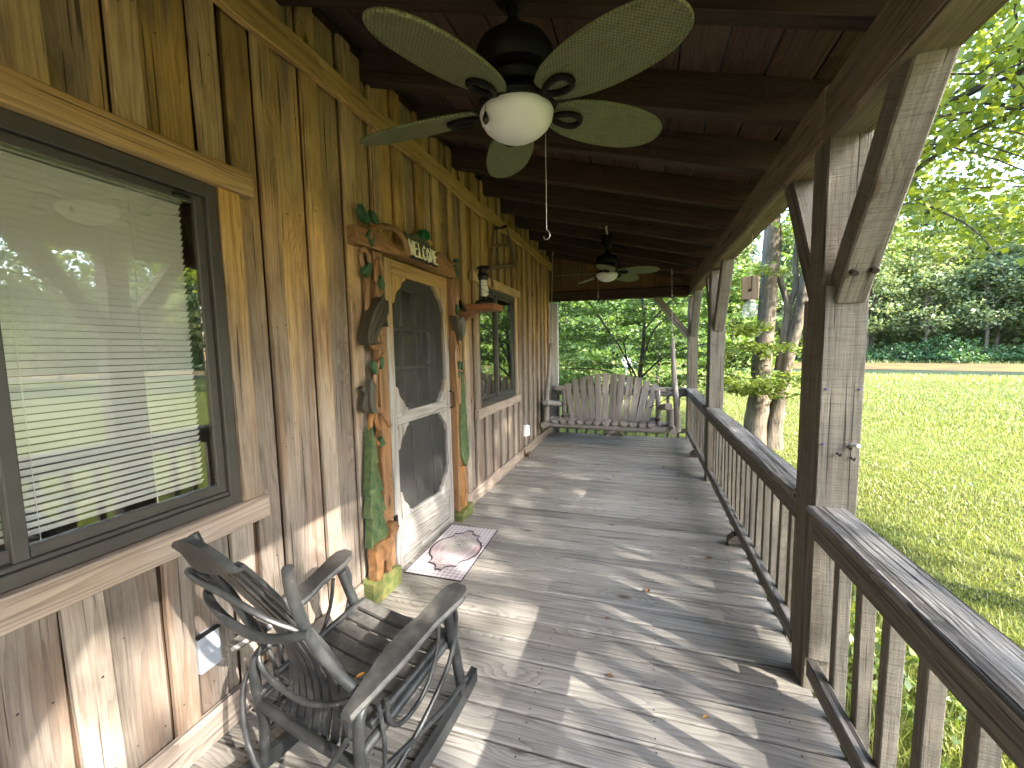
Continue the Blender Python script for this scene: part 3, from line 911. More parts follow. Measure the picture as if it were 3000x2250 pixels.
post(2.02, 'nearest and largest porch post, with nail hooks and a white peg', True)
post(-1.0, 'porch post behind the viewpoint beside the near railing')
post(5.0, 'middle porch post between the two long railings')
pe = post(7.29, 'corner porch post behind the right end of the log swing')
board('brace', (2.40, 7.365, 1.78), (1.87, 7.365, 2.46), 0.115, 0.1, (0, 1, 0), W_POST, pe, segs=3, wob=0.004)

# ------------------------------------------------------------------ railings
def railing(label, y0, y1, n, zc=0.0, block=None):
    t = empty('railing', (2.44, (y0 + y1) / 2, 0), label, 'railing', 'railings along the porch edge')
    near = y0 < 1
    board('cap_rail', (2.437, y0, 0.872 + zc), (2.437, y1, 0.872 + zc), 0.152, 0.042, (0, 0, 1), W_RAIL, t, segs=9, wob=0.009, cham=0.008)
    board('top_rail', (2.413, y0, 0.796 + zc), (2.413, y1, 0.796 + zc), 0.108, 0.042, (1, 0, 0), W_TOPR_SHADE, t, segs=3, wob=0.003)
    board('bottom_rail', (2.412, y0, 0.135), (2.412, y1, 0.135), 0.085, 0.042, (1, 0, 0), W_RAIL, t, segs=4, wob=0.006)
    for k in range(n):
        y = y1 - 0.115 - (k + 0.0) * (y1 - y0 - 0.16) / n
        b = board('baluster', (2.459 + random.uniform(-.003, .003), y, 0.83 + zc), (2.459 + random.uniform(-.005, .005), y + random.uniform(-.006, .006), -0.05 - random.uniform(0, .03)), 0.043, 0.046, (1, 0, 0), W_POST, t, cham=0.003)
    if block:
        mb = MB()
        for ya in (block,):
            mb.add([(2.335, ya - 0.045, 0.0), (2.43, ya - 0.045, 0.0), (2.43, ya + 0.045, 0.0), (2.335, ya + 0.045, 0.0),
                    (2.335, ya - 0.045, 0.055), (2.43, ya - 0.045, 0.091), (2.43, ya + 0.045, 0.091), (2.335, ya + 0.045, 0.055), (2.375, ya - 0.045, 0.091), (2.375, ya + 0.045, 0.091)],
                   [(0, 3, 2, 1), (0, 1, 5, 8, 4), (2, 3, 7, 9, 6), (1, 2, 6, 5), (3, 0, 4, 7), (4, 8, 9, 7), (8, 5, 6, 9)])
        mb.build('support_block', W_RAIL, t)
    return t


railing('nearest railing in the right foreground, its cap deeply cracked and grey', -0.8, 2.0, 15)
railing('railing on the part of the porch behind the viewpoint', -4.0, -1.0, 15)
railing('long middle railing between the nearest post and the middle post', 2.215, 4.98, 16, block=3.45)
railing('far railing between the middle post and the corner post', 5.215, 7.27, 12, block=6.15)
t = empty('end_railing', (1.2, 7.35, 0), 'railing across the end of the porch behind the log swing', 'railing')
board('cap_rail', (0.03, 7.35, 0.872), (2.39, 7.35, 0.872), 0.14, 0.042, (0, 0, 1), W_RAIL, t, segs=3, wob=0.004)
board('top_rail', (0.03, 7.335, 0.796), (2.39, 7.335, 0.796), 0.108, 0.042, (0, 1, 0), W_RAIL, t)
board('bottom_rail', (0.03, 7.335, 0.135), (2.39, 7.335, 0.135), 0.085, 0.042, (0, 1, 0), W_RAIL, t)
for k in range(13):
    x = 0.13 + k * 0.178
    board('baluster', (x, 7.383, 0.83), (x, 7.383, -0.05), 0.043, 0.046, (0, 1, 0), W_POST, t, cham=0.003)
mb = MB()
mb.add([(0.96, 7.27, 0), (1.34, 7.27, 0), (1.34, 7.38, 0), (0.96, 7.38, 0), (1.04, 7.27, 0.091), (1.26, 7.27, 0.091), (1.26, 7.38, 0.091), (1.04, 7.38, 0.091)],
       [(0, 3, 2, 1), (4, 5, 6, 7), (0, 1, 5, 4), (1, 2, 6, 5), (2, 3, 7, 6), (3, 0, 4, 7)])
mb.build('support_block', W_RAIL, t)

# ------------------------------------------------------------------ windows
def box_obj(name, x0, x1, y0, y1, z0, z1, mat, parent, c=0.003):
    """bevelled bar filling the given box"""
    dx, dy, dz = x1 - x0, y1 - y0, z1 - z0
    mx = max(dx, dy, dz)
    cx, cy, cz = (x0 + x1) / 2, (y0 + y1) / 2, (z0 + z1) / 2
    if mx == dz: return board(name, (cx, cy, z0), (cx, cy, z1), dy, dx, (1, 0, 0), mat, parent, cham=c)
    if mx == dy: return board(name, (cx, y0, cz), (cx, y1, cz), dz, dx, (1, 0, 0), mat, parent, cham=c)
    return board(name, (x0, cy, cz), (x1, cy, cz), dy, dz, (0, 0, 1), mat, parent, cham=c)


def make_window(label):
    y0, y1, z0, z1 = WIN[0]
    t = empty('window', (0, y0, z0), label, 'window', 'windows in the house wall')
    B = M_BRONZE
    fr = box_obj('window_frame', -0.09, -0.004, y0, y0 + 0.045, z0, z1, B, t)
    box_obj('jamb', -0.09, -0.004, y1 - 0.045, y1, z0, z1, B, fr)
    box_obj('head', -0.09, -0.003, y0 + 0.046, y1 - 0.046, z1 - 0.055, z1, B, fr)
    box_obj('sill', -0.09, 0.0, y0 + 0.046, y1 - 0.046, z0, z0 + 0.045, B, fr)
    box_obj('track', -0.05, -0.012, y0 + 0.046, y1 - 0.046, z0 + 0.046, z0 + 0.062, B, fr)
    ym = (y0 + y1) / 2
    for i, (a, b, x) in enumerate(((y0 + 0.046, ym + 0.02, -0.055), (ym - 0.015, y1 - 0.046, -0.035))):
        s = box_obj('sash', x - 0.012, x + 0.012, a, a + 0.034, z0 + 0.063, z1 - 0.056, B, t)
        box_obj('stile', x - 0.012, x + 0.012, b - 0.034, b, z0 + 0.063, z1 - 0.056, B, s)
        box_obj('rail', x - 0.012, x + 0.012, a + 0.0345, b - 0.0345, z1 - 0.086, z1 - 0.056, B, s)
        box_obj('rail', x - 0.012, x + 0.012, a + 0.0345, b - 0.0345, z0 + 0.063, z0 + 0.1, B, s)
        mb = MB(); mb.box(x - 0.003, x + 0.001, a + 0.034, b - 0.034, z0 + 0.1, z1 - 0.086)
        mb.build('pane', M_GLASS, s)
    bl = box_obj('blind', -0.105, -0.07, y0 + 0.05, y1 - 0.096, z1 - 0.09, z1 - 0.06, M_BLIND, t)
    me = None
    n = 49
    for k in range(n):
        z = z1 - 0.105 - k * (z1 - z0 - 0.20) / n
        if me is None:
            o = board('slat', (-0.088, y0 + 0.052, 0), (-0.088, y1 - 0.098, 0), 0.027, 0.0016, (math.cos(0.72), 0, -math.sin(0.72)), M_BLIND, bl, cham=0.0003)
            me = o.data; base = o.matrix_basis.copy()
        else:
            o = link_mesh('slat', me, bl)
        Mx = base.copy(); Mx.translation.z = z
        place(o, bl, Mx)
    box_obj('bottom_bar', -0.1, -0.076, y0 + 0.052, y1 - 0.098, z0 + 0.065, z0 + 0.085, M_BLIND, bl)
    for yy in (y0 + 0.2, ym + 0.06, y1 - 0.27):
        mb = MB(); mb.tube([(-0.073, yy, z1 - 0.09), (-0.073, yy, z0 + 0.08)], [0.0012, 0.0012], n=5)
        mb.build('ladder_cord', M_BLIND, bl)
    mb = MB()
    mb.box(-0.02, 0.004, y1 - 0.16, y1 - 0.11, z1 - 0.085, z1 - 0.072)
    mb.build('latch', M_BLACK, t)
    board('header_board', (0.012, y0 - 0.19, z1 + 0.052), (0.012, y1 + 0.135, z1 + 0.048), 0.098, 0.046, (1, 0, 0), W_TRIM, t, segs=4, wob=0.006, cham=0.005)
    board('sill_board', (0.008, y0 - 0.13, z0 - 0.056), (0.008, y1 + 0.105, z0 - 0.054), 0.105, 0.042, (1, 0, 0), W_TRIM, t, segs=4, wob=0.005, cham=0.005)
    for a in (y0 - 0.047, y1 + 0.047):
        board('casing', (-0.012, a, z0 - 0.003), (-0.012, a, z1), 0.09, 0.036, (1, 0, 0), W_BATT, t, segs=3, wob=0.004)
    return t


win = make_window('large near window beside the rocking chair, white blinds reflecting lawn and railing')
w2 = copy_tree(win, (0, WIN[1][0], WIN[1][2]))
w2['label'] = 'farther sliding window with blinds, beneath the lantern shelf and the hanging saw'

# ------------------------------------------------------------------ entry door behind the screen door
t = empty('entry_door', (-0.1, 2.75, 0), 'dark entry door with glass lights and gingham curtain behind the screen', 'door')
X0, X1 = -0.15, -0.11
for a, b in ((2.33, 2.44), (3.06, 3.17)):
    box_obj('stile', X0, X1, a, b, 0.02, 2.2, M_DOORD, t)
for a, b in ((0.02, 0.28), (1.0, 1.16), (2.08, 2.2)):
    box_obj('rail', X0, X1, 2.441, 3.059, a, b, M_DOORD, t)
for y in (2.645, 2.85):
    box_obj('muntin', X0 + 0.004, X1 + 0.004, y - 0.014, y + 0.014, 1.16, 2.08, M_DOORD, t)
for z in (1.475, 1.78):
    for a, b in ((2.441, 2.63), (2.66, 2.835), (2.865, 3.059)):
        box_obj('muntin', X0 + 0.004, X1 + 0.003, a, b, z - 0.013, z + 0.013, M_DOORD, t)
for a, b in ((2.441, 2.735), (2.765, 3.059)):
    p = box_obj('door_panel', X0 + 0.006, X1 - 0.012, a, b, 0.28, 1.0, M_DOORD, t)
    box_obj('raised_panel', X1 - 0.014, X1 - 0.004, a + 0.05, b - 0.05, 0.34, 0.94, M_DOORD, p)
box_obj('mullion', X0, X1, 2.736, 2.764, 0.281, 0.999, M_DOORD, t)
mb = MB(); mb.box(-0.134, -0.13, 2.441, 3.059, 1.16, 2.08); mb.build('pane', M_GLASS, t)
mb = MB(); mb.box(-0.155, -0.151, 2.40, 3.1, 1.93, 2.1); mb.build('shade', M_WHITE, t)
mb = MB()
V = []; F = []
for i in range(41):
    y = 2.41 + 0.26 * i / 40
    for z in (1.72, 1.95):
        V.append((-0.165 + 0.008 * math.sin(i * 1.1), y, z))
for i in range(40): F.append((2 * i, 2 * i + 2, 2 * i + 3, 2 * i + 1))
mb.add(V, F, True); mb.build('curtain', M_CURT, t)

# ------------------------------------------------------------------ screen door
t = empty('screen_door', (-0.02, 2.75, 0), 'wooden screen door with scalloped corner brackets, grey below and golden above', 'screen door')
SX0, SX1 = -0.03, 0.006
y0, y1 = 2.30, 3.20
for a, b in ((y0, y0 + 0.075), (y1 - 0.075, y1)):
    box_obj('stile', SX0, SX1, a, b, 0.015, 2.245, W_SDOOR, t, 0.004)
a, b = y0 + 0.0755, y1 - 0.0755
box_obj('rail', SX0, SX1, a, b, 2.14, 2.245, W_SDOOR, t, 0.004)
box_obj('rail', SX0, SX1, a, b, 1.075, 1.165, W_SDOOR, t, 0.004)
box_obj('rail', SX0, SX1, a, b, 0.285, 0.385, W_SDOOR, t, 0.004)
box_obj('rail', SX0, SX1, a, b, 0.015, 0.08, W_SDOOR, t, 0.004)
box_obj('kick_panel', SX0 + 0.006, SX1 - 0.012, a, b, 0.08, 0.285, W_SDOOR, t, 0.003)


def bracket(yc, zc, sy, sz, h, w):
    """ogee corner bracket filling the corner at (yc, zc)"""
    prof = [(0, 0), (0, 1.0), (0.1, 0.97), (0.17, 0.88), (0.2, 0.76), (0.28, 0.62), (0.42, 0.5), (0.56, 0.42), (0.68, 0.3), (0.76, 0.18), (0.88, 0.13), (0.98, 0.1), (1.0, 0)]
    pts = [(yc + sy * w * u, zc + sz * h * v) for u, v in prof]
    return relief('corner_bracket', pts, SX0 + 0.004, SX1 + 0.004, W_SDOOR, t, 0.003, 1)


for sy, yc in ((1, a), (-1, b)):
    bracket(yc, 2.14, sy, -1, 0.2, 0.17)
    bracket(yc, 1.165, sy, 1, 0.19, 0.14)
    bracket(yc, 1.075, sy, -1, 0.18, 0.14)
    bracket(yc, 0.385, sy, 1, 0.2, 0.14)
for z0, z1 in ((0.385, 1.075), (1.165, 2.14)):
    mb = MB(); mb.add([(-0.016, a, z0), (-0.016, b, z0), (-0.016, b, z1), (-0.016, a, z1)], [(0, 1, 2, 3)])
    mb.build('screen_mesh', M_SCREEN, t)
for z in (0.35, 1.86):
    mb = MB(); mb.box(SX1 - 0.002, SX1 + 0.012, y0 - 0.018, y0 + 0.014, z, z + 0.09); mb.build('hinge', M_BLACK, t)
mb = MB(); mb.tube([(SX1, 3.175, 1.24), (SX1 + 0.04, 3.175, 1.225), (SX1 + 0.045, 3.175, 1.16), (SX1 + 0.04, 3.175, 1.10), (SX1, 3.175, 1.085)], 0.006, n=7)
mb.build('pull_handle', M_BLACK, t)

# ------------------------------------------------------------------ carved door surround: three pieces
def leaf_relief(yc, zc, L, ang, x0, x1, mat, parent, wid=0.5, name='carved_leaf'):
    pr = [(0, 0), (0.18, 0.28), (0.45, 0.5), (0.7, 0.36), (1, 0), (0.7, -0.36), (0.45, -0.5), (0.18, -0.28)]
    ca, sa = math.cos(ang), math.sin(ang)
    pts = [(yc + L * (u * ca - v * wid * sa), zc + L * (u * sa + v * wid * ca)) for u, v in pr]
    o = relief(name, smoothpoly(pts, 2), x0, x1, mat, parent, 0.006, 2)
    m = MB(); m.tube([(x1 + 0.001, yc, zc), (x1 + 0.002, yc + L * ca, zc + L * sa)], [0.003, 0.001], n=5)
    m.build('leaf_vein', M_LEAFP, o)
    return o


def vine(pts, rad, parent, x=0.07, name='carved_branch', mat=None):
    m = MB(); m.tube([(x + (p[2] if len(p) > 2 else 0), p[0], p[1]) for p in pts], rad, n=8, sub=4, jit=0.12)
    m.v = [tuple(GRZ.inverted() @ Vector(p)) for p in m.v]
    return m.build(name, mat or W_CARV, parent, GRZ)


def bird(pts, parent, x0, x1, wing, tail, leg, head=None):
    o = relief('carved_bird', smoothpoly(pts, 3), x0, x1, M_EAGLE, parent, 0.018, 3)
    for w in wing:
        m = MB(); m.tube([(x1 + 0.002, p[0], p[1]) for p in w], [0.004] + [0.008] * (len(w) - 2) + [0.003], n=6, sub=3)
        m.build('feather', M_EAGLE, o)
    for l in leg:
        m = MB(); m.tube([(x1 - 0.015, p[0], p[1]) for p in l], [0.008, 0.006, 0.005][:len(l)], n=6, sub=1)
        m.build('bird_leg', W_CARVD, o)
    if head:
        m = MB(); m.tube([(x1 - 0.01, head[0], head[1]), (x1 + 0.005, head[2], head[3])], [0.012, 0.003], n=7)
        m.build('beak', M_EAGLE, o)
    return o


# the long carved lintel with WELCOME
t = empty('welcome_lintel', (0.03, 2.65, 2.25), 'carved orange lintel over the door with a duck and cream WELCOME letters', 'carved sign')
relief('lintel_board', [(1.97, 2.245), (2.21, 2.25), (2.49, 2.272), (2.69, 2.265), (3.07, 2.245), (3.29, 2.25), (3.30, 2.34), (3.2, 2.36), (3.05, 2.375), (2.95, 2.40), (2.85, 2.37), (2.55, 2.345), (2.45, 2.315), (2.3, 2.345), (2.12, 2.36), (1.97, 2.355)], -0.004, 0.066, W_CARV, t, 0.01, 2, GRY)
for k in range(26):
    yy = random.uniform(2.0, 2.42) if k < 16 else random.uniform(2.95, 3.25)
    zz = random.uniform(2.265, 2.335)
    vine([(yy, zz), (yy + 0.025, zz + random.uniform(.002, .008)), (yy + random.uniform(.05, .08), zz - 0.002)], [0.002, 0.0045, 0.002], t, 0.066, 'gouge_ridge', W_CARV)
vine([(2.08, 2.29), (2.10, 2.35), (2.17, 2.395), (2.27, 2.42), (2.36, 2.43), (2.43, 2.395), (2.48, 2.33), (2.5, 2.28)], [0.014, 0.019, 0.02, 0.02, 0.022, 0.024, 0.026, 0.018], t, 0.07)
vine([(2.2, 2.38), (2.1, 2.40), (2.03, 2.43)], [0.014, 0.011, 0.008], t, 0.06)
for yc, zc, L, an in ((2.1, 2.395, 0.13, 2.75), (2.17, 2.4, 0.1, 2.3), (2.12, 2.34, 0.09, 3.6), (2.08, 2.35, 0.1, 4.9), (2.05, 2.44, 0.06, 2.4)):
    leaf_relief(yc, zc, L, an, 0.05, 0.08, M_LEAFP, t)
vine([(2.9, 2.375), (2.97, 2.40), (3.06, 2.385), (3.12, 2.355), (3.22, 2.375), (3.3, 2.37)], [0.016, 0.018, 0.016, 0.014, 0.013, 0.01], t, 0.065)
for yc, zc, L, an in ((3.27, 2.43, 0.1, 4.5), (3.27, 2.37, 0.12, 4.9), (3.24, 2.40, 0.09, 0.2)):
    leaf_relief(yc, zc, L, an, 0.05, 0.075, M_LEAFP, t)
dk = relief('carved_duck', smoothpoly([(2.45, 2.44), (2.5, 2.425), (2.57, 2.455), (2.66, 2.45), (2.74, 2.43), (2.79, 2.40), (2.78, 2.345), (2.68, 2.325), (2.56, 2.34), (2.5, 2.375)], 3), 0.02, 0.088, plain('duck_brown', (0.1, 0.1, 0.06), 0.4, 0, 0.9, 20, bump=0.9, var2=(0.05, 0.05, 0.035)), t, 0.02, 3)
hd = relief('duck_head', smoothpoly([(2.69, 2.455), (2.685, 2.5), (2.72, 2.53), (2.775, 2.52), (2.785, 2.48), (2.76, 2.45), (2.72, 2.44)], 3), 0.03, 0.095, plain('duck_head_green', (0.015, 0.1, 0.035), 0.3, 0, 0.3), t, 0.02, 3)
m_ = MB(); m_.tube([(0.065, 2.775, 2.475), (0.08, 2.80, 2.455), (0.085, 2.82, 2.435)], [0.012, 0.011, 0.005], n=7); m_.build('duck_bill', M_BEAK, hd)
for k in range(5):
    vine([(2.5 + k * 0.05, 2.42 - k * 0.004), (2.55 + k * 0.05, 2.405), (2.6 + k * 0.045, 2.37)], [0.003, 0.006, 0.003], dk, 0.087, 'feather', M_EAGLE)
LET = {'W': [[(0, 1), (0.22, 0), (0.5, 0.85), (0.72, 0), (1, 1)]],
       'E': [[(0.9, 1), (0.1, 0.95), (0.05, 0), (0.95, 0.03)], [(0.06, 0.5), (0.75, 0.55)]],
       'L': [[(0.1, 1), (0.15, 0.02), (0.95, 0)]],
       'C': [[(0.95, 0.85), (0.6, 1), (0.12, 0.75), (0.1, 0.3), (0.5, 0), (0.95, 0.15)]],
       'O': [[(0.5, 1), (0.1, 0.7), (0.1, 0.3), (0.5, 0), (0.9, 0.3), (0.9, 0.7), (0.5, 1)]],
       'M': [[(0, 0), (0.15, 1), (0.5, 0.3), (0.85, 1), (1, 0)]]}


def letters(word, ya, yb, z0, h, x, r, mat, parent, name, slant=0.0):
    n = len(word); w = (yb - ya) / n
    out = []
    for i, ch in enumerate(word):
        mb = MB()
        dz = random.uniform(-0.008, 0.008)
        for st in LET[ch]:
            mb.tube([(x, ya + w * (i + 0.1 + 0.8 * u) - slant * v * h, z0 + dz + v * h) for u, v in st], [r * (1.15 if j % 2 else 0.85) for j in range(len(st))], n=7, sub=1, flat=(1, 1))
        out.append(mb.build(name, mat, parent))
    return out


lt = letters('WELCOME', 2.505, 2.905, 2.298, 0.098, 0.085, 0.0078, M_CREAM, t, 'letter', 0.25)
for k in range(14):
    yy = 2.52 + k * 0.0275
    m_ = MB(); m_.lathe([(0, -0.011), (0.011, -0.006), (0.012, 0.003), (0.006, 0.01), (0, 0.011)], 8, (0.082, yy, 2.282 + random.uniform(-.008, .006)))
    m_.build('letter_base', M_LETTDK, t)

# left carved jamb
t = empty('carved_jamb', (0.03, 2.1, 0), 'left carved door jamb with eagle, squirrel, bear and green pine', 'carved jamb', 'carved jambs beside the screen door')
relief('jamb_board', [(2.10, 0.16), (2.215, 0.12), (2.215, 0.6), (2.222, 1.2), (2.215, 1.7), (2.22, 2.24), (2.13, 2.24), (2.135, 2.1), (2.15, 1.9), (2.14, 1.75), (2.15, 1.6), (2.135, 1.4), (2.14, 1.1), (2.12, 0.9), (2.13, 0.7), (2.11, 0.5)], -0.003, 0.055, W_CARV, t, 0.01)
vine([(2.03, 2.23), (2.045, 2.14), (2.08, 2.1), (2.075, 1.95), (2.06, 1.8), (2.04, 1.7)], [0.012, 0.017, 0.02, 0.021, 0.019, 0.015], t, 0.035)
vine([(2.02, 2.2), (2.06, 2.23), (2.10, 2.18), (2.095, 2.1)], [0.014, 0.016, 0.015, 0.014], t, 0.045)
vine([(2.13, 2.05), (2.14, 2.14), (2.17, 2.18), (2.2, 2.12), (2.185, 1.98)], [0.014, 0.018, 0.018, 0.016, 0.014], t, 0.06)
vine([(2.05, 1.67), (2.09, 1.63), (2.16, 1.64), (2.19, 1.6), (2.15, 1.555), (2.1, 1.5), (2.08, 1.38), (2.07, 1.2), (2.1, 1.1)], [0.013, 0.02, 0.02, 0.018, 0.017, 0.016, 0.018, 0.02, 0.014], t, 0.055)
vine([(2.08, 1.33), (2.06, 1.24), (2.02, 1.19), (2.01, 1.12), (2.06, 1.03), (2.1, 1.0)], [0.013, 0.018, 0.018, 0.014, 0.014, 0.011], t, 0.06)
vine([(2.06, 1.24), (2.13, 1.22), (2.18, 1.15), (2.21, 1.1)], [0.018, 0.02, 0.016, 0.012], t, 0.062)
for yc, zc, L, an in ((2.07, 2.15, 0.1, 4.4), (2.17, 2.09, 0.1, 4.9), (2.04, 2.12, 0.07, 4.0), (2.06, 1.55, 0.09, 4.9), (2.15, 1.57, 0.08, 4.5), (2.1, 1.06, 0.07, 4.9), (2.08, 1.0, 0.06, 0.2)):
    leaf_relief(yc, zc, L, an, 0.05, 0.078, M_LEAFP, t)
bird([(2.15, 1.955), (2.17, 1.925), (2.185, 1.87), (2.178, 1.81), (2.185, 1.765), (2.145, 1.79), (2.105, 1.745), (2.075, 1.70), (2.055, 1.645), (2.02, 1.66), (1.985, 1.648), (1.985, 1.72), (2.015, 1.80), (2.06, 1.875), (2.115, 1.925)], t, 0.03, 0.105,
     [[(2.15, 1.91), (2.13, 1.84), (2.07, 1.76), (2.03, 1.7)], [(2.17, 1.88), (2.15, 1.82), (2.10, 1.76)], [(2.12, 1.9), (2.07, 1.83), (2.02, 1.75)], [(2.0, 1.7), (2.0, 1.665)], [(2.03, 1.7), (2.03, 1.665)]], None,
     [[(2.1, 1.74), (2.12, 1.69), (2.15, 1.66)], [(2.08, 1.72), (2.09, 1.67)]], (2.15, 1.945, 2.135, 1.975))
sq = relief('carved_squirrel', smoothpoly([(2.005, 1.42), (2.02, 1.44), (2.028, 1.415), (2.05, 1.405), (2.06, 1.38), (2.045, 1.36), (2.05, 1.31), (2.045, 1.25), (2.06, 1.215), (2.02, 1.22), (2.0, 1.25), (1.995, 1.32), (2.0, 1.37)], 2), 0.04, 0.088, plain('squirrel_grey', (0.085, 0.078, 0.058), 0.5, 0, 0.7, 40, bump=0.8), t, 0.01, 2)
relief('squirrel_tail', smoothpoly([(1.96, 1.40), (1.935, 1.385), (1.945, 1.365), (1.965, 1.35), (1.945, 1.31), (1.935, 1.275), (1.955, 1.24), (1.995, 1.235), (1.985, 1.27), (1.99, 1.32), (1.985, 1.375)], 2), 0.04, 0.075, M_EAGLE, sq, 0.008, 2)
PL = [(2.0, 1.14), (2.02, 1.08), (2.05, 0.90), (2.03, 0.90), (2.085, 0.70), (2.05, 0.715), (2.105, 0.565), (2.06, 0.575), (2.125, 0.395), (2.08, 0.385), (1.94, 0.38), (1.96, 0.56), (1.938, 0.575), (1.965, 0.71), (1.95, 0.72), (1.97, 0.89)]
pn = relief('carved_pine', PL, 0.03, 0.085, M_PINE, t, 0.012, 2)
for k in range(22):
    zz = 0.42 + k * 0.03
    w = 0.085 * (1.14 - zz) / 0.74
    yc = 2.0 + 0.035 * (1.14 - zz) / 0.74
    yy = yc + random.uniform(-w, w) * 0.75
    vine([(yy, zz + 0.03), (yy + 0.004, zz), (yy + 0.012, zz - 0.035)], [0.002, 0.005, 0.002], pn, 0.085, 'needle_ridge', M_PINE)
bear = relief('carved_bear', smoothpoly([(1.945, 0.34), (1.965, 0.395), (2.03, 0.40), (2.10, 0.385), (2.105, 0.45), (2.15, 0.475), (2.195, 0.44), (2.19, 0.40), (2.15, 0.375), (2.125, 0.31), (2.10, 0.26), (2.095, 0.165), (2.055, 0.165), (2.045, 0.25), (2.02, 0.26), (2.0, 0.16), (1.95, 0.17), (1.955, 0.25)], 2), 0.04, 0.11, M_BEAR, t, 0.016, 2)
m_ = MB(); m_.lathe([(0, -0.008), (0.008, 0), (0, 0.008)], 6, (0.11, 2.185, 0.425)); m_.build('nose', M_LETTDK, bear)
relief('painted_ground', [(1.93, 0.0), (2.225, 0.0), (2.225, 0.125), (2.15, 0.145), (2.05, 0.165), (1.98, 0.175), (1.93, 0.15)], 0.004, 0.095, M_MOSS, t, 0.012, 2)
# right carved jamb
t = empty('carved_jamb', (0.03, 3.3, 0), 'right carved door jamb with a winged eagle above a slim green pine', 'carved jamb', 'carved jambs beside the screen door')
relief('jamb_board', [(3.215, 0.1), (3.36, 0.1), (3.36, 0.3), (3.35, 0.5), (3.3, 0.7), (3.29, 1.2), (3.28, 1.6), (3.285, 2.24), (3.215, 2.24), (3.22, 1.6), (3.212, 1.0)], -0.003, 0.055, W_CARV, t, 0.01)
vine([(3.24, 2.1), (3.25, 2.15), (3.28, 2.12), (3.285, 2.0), (3.26, 1.9), (3.25, 1.8)], [0.01, 0.015, 0.015, 0.015, 0.016, 0.012], t, 0.06)
vine([(3.22, 1.65), (3.22, 1.5), (3.235, 1.3), (3.25, 1.12), (3.27, 1.2), (3.275, 1.4), (3.26, 1.6), (3.235, 1.66)], [0.013, 0.014, 0.015, 0.016, 0.015, 0.015, 0.015, 0.013], t, 0.06)
vine([(3.3, 1.68), (3.33, 1.62), (3.32, 1.52), (3.29, 1.42)], [0.012, 0.018, 0.016, 0.01], t, 0.055)
for yc, zc, L, an in ((3.26, 2.02, 0.11, 4.8), (3.27, 1.52, 0.09, 4.6), (3.31, 1.5, 0.08, 4.9), (3.26, 1.42, 0.07, 4.6)):
    leaf_relief(yc, zc, L, an, 0.05, 0.078, M_LEAFP, t)
bird([(3.17, 1.91), (3.215, 1.895), (3.235, 1.845), (3.28, 1.85), (3.3, 1.80), (3.31, 1.70), (3.265, 1.685), (3.24, 1.74), (3.21, 1.80), (3.2, 1.86)], t, 0.03, 0.1,
     [[(3.23, 1.83), (3.26, 1.77), (3.29, 1.71)], [(3.22, 1.81), (3.24, 1.76), (3.27, 1.71)]], None, [[(3.26, 1.7), (3.26, 1.66)], [(3.28, 1.7), (3.285, 1.655)]], (3.185, 1.905, 3.165, 1.88))
relief('bird_wing', smoothpoly([(3.27, 1.87), (3.31, 1.9), (3.345, 1.915), (3.4, 1.88), (3.41, 1.80), (3.37, 1.73), (3.31, 1.72), (3.28, 1.79)], 3), 0.055, 0.085, plain('grey_wing', (0.14, 0.145, 0.14), 0.5, 0, 0.7, 30, bump=0.6), t, 0.01, 2)
PR = [(3.31, 1.41), (3.335, 1.32), (3.365, 1.25), (3.345, 1.25), (3.385, 1.1), (3.365, 1.1), (3.4, 0.95), (3.375, 0.96), (3.41, 0.78), (3.39, 0.78), (3.42, 0.6), (3.38, 0.55), (3.34, 0.5), (3.29, 0.55), (3.25, 0.63), (3.25, 0.9), (3.27, 1.15)]
pn = relief('carved_pine', PR, 0.03, 0.08, M_PINE, t, 0.012, 2)
for k in range(18):
    zz = 0.62 + k * 0.04
    yy = 3.325 + random.uniform(-0.045, 0.045) * (1.42 - zz) / 0.7
    vine([(yy, zz + 0.03), (yy + 0.003, zz), (yy + 0.01, zz - 0.035)], [0.002, 0.005, 0.002], pn, 0.08, 'needle_ridge', M_PINE)
vine([(3.29, 0.52), (3.31, 0.4), (3.28, 0.25), (3.3, 0.12)], [0.02, 0.022, 0.022, 0.03], t, 0.05)
vine([(3.37, 0.5), (3.35, 0.35), (3.36, 0.2), (3.34, 0.11)], [0.014, 0.018, 0.02, 0.026], t, 0.05)
relief('painted_ground', [(3.215, 0.0), (3.45, 0.0), (3.455, 0.105), (3.38, 0.11), (3.3, 0.085), (3.215, 0.085)], 0.004, 0.09, M_MOSS, t, 0.012, 2)

# ------------------------------------------------------------------ lantern shelf, lantern, bow saw, outlets
t = empty('lantern_shelf', (0.18, 3.515, 2.0), 'reddish wooden bracket shelf holding the lantern beside the door', 'shelf')
board('shelf_board', (0.0, 3.515, 2.003), (0.37, 3.515, 2.003), 0.25, 0.055, (0, 0, 1), W_SHELF, t, cham=0.003)
bm_pts = [(0, 0), (0.215, 0), (0.215, -0.012), (0.17, -0.02), (0.14, -0.05), (0.09, -0.065), (0.055, -0.1), (0.035, -0.17), (0, -0.17)]
mb = MB()
V = [(x, 3.44, 1.975 + z) for x, z in bm_pts] + [(x, 3.50, 1.975 + z) for x, z in bm_pts]
n = len(bm_pts)
mb.add(V, [tuple(range(n)), tuple(range(2 * n - 1, n - 1, -1))] + [(i, i + n, (i + 1) % n + n, (i + 1) % n) for i in range(n)])
mb.build('shelf_bracket', W_SHELF, t)
mb = MB(); mb.tube([(0.035, 3.385, 2.055), (0.06, 3.36, 2.02), (0.1, 3.365, 1.965)], [0.022, 0.02, 0.012], n=8)
mb.build('shelf_light', M_BLACK, t)
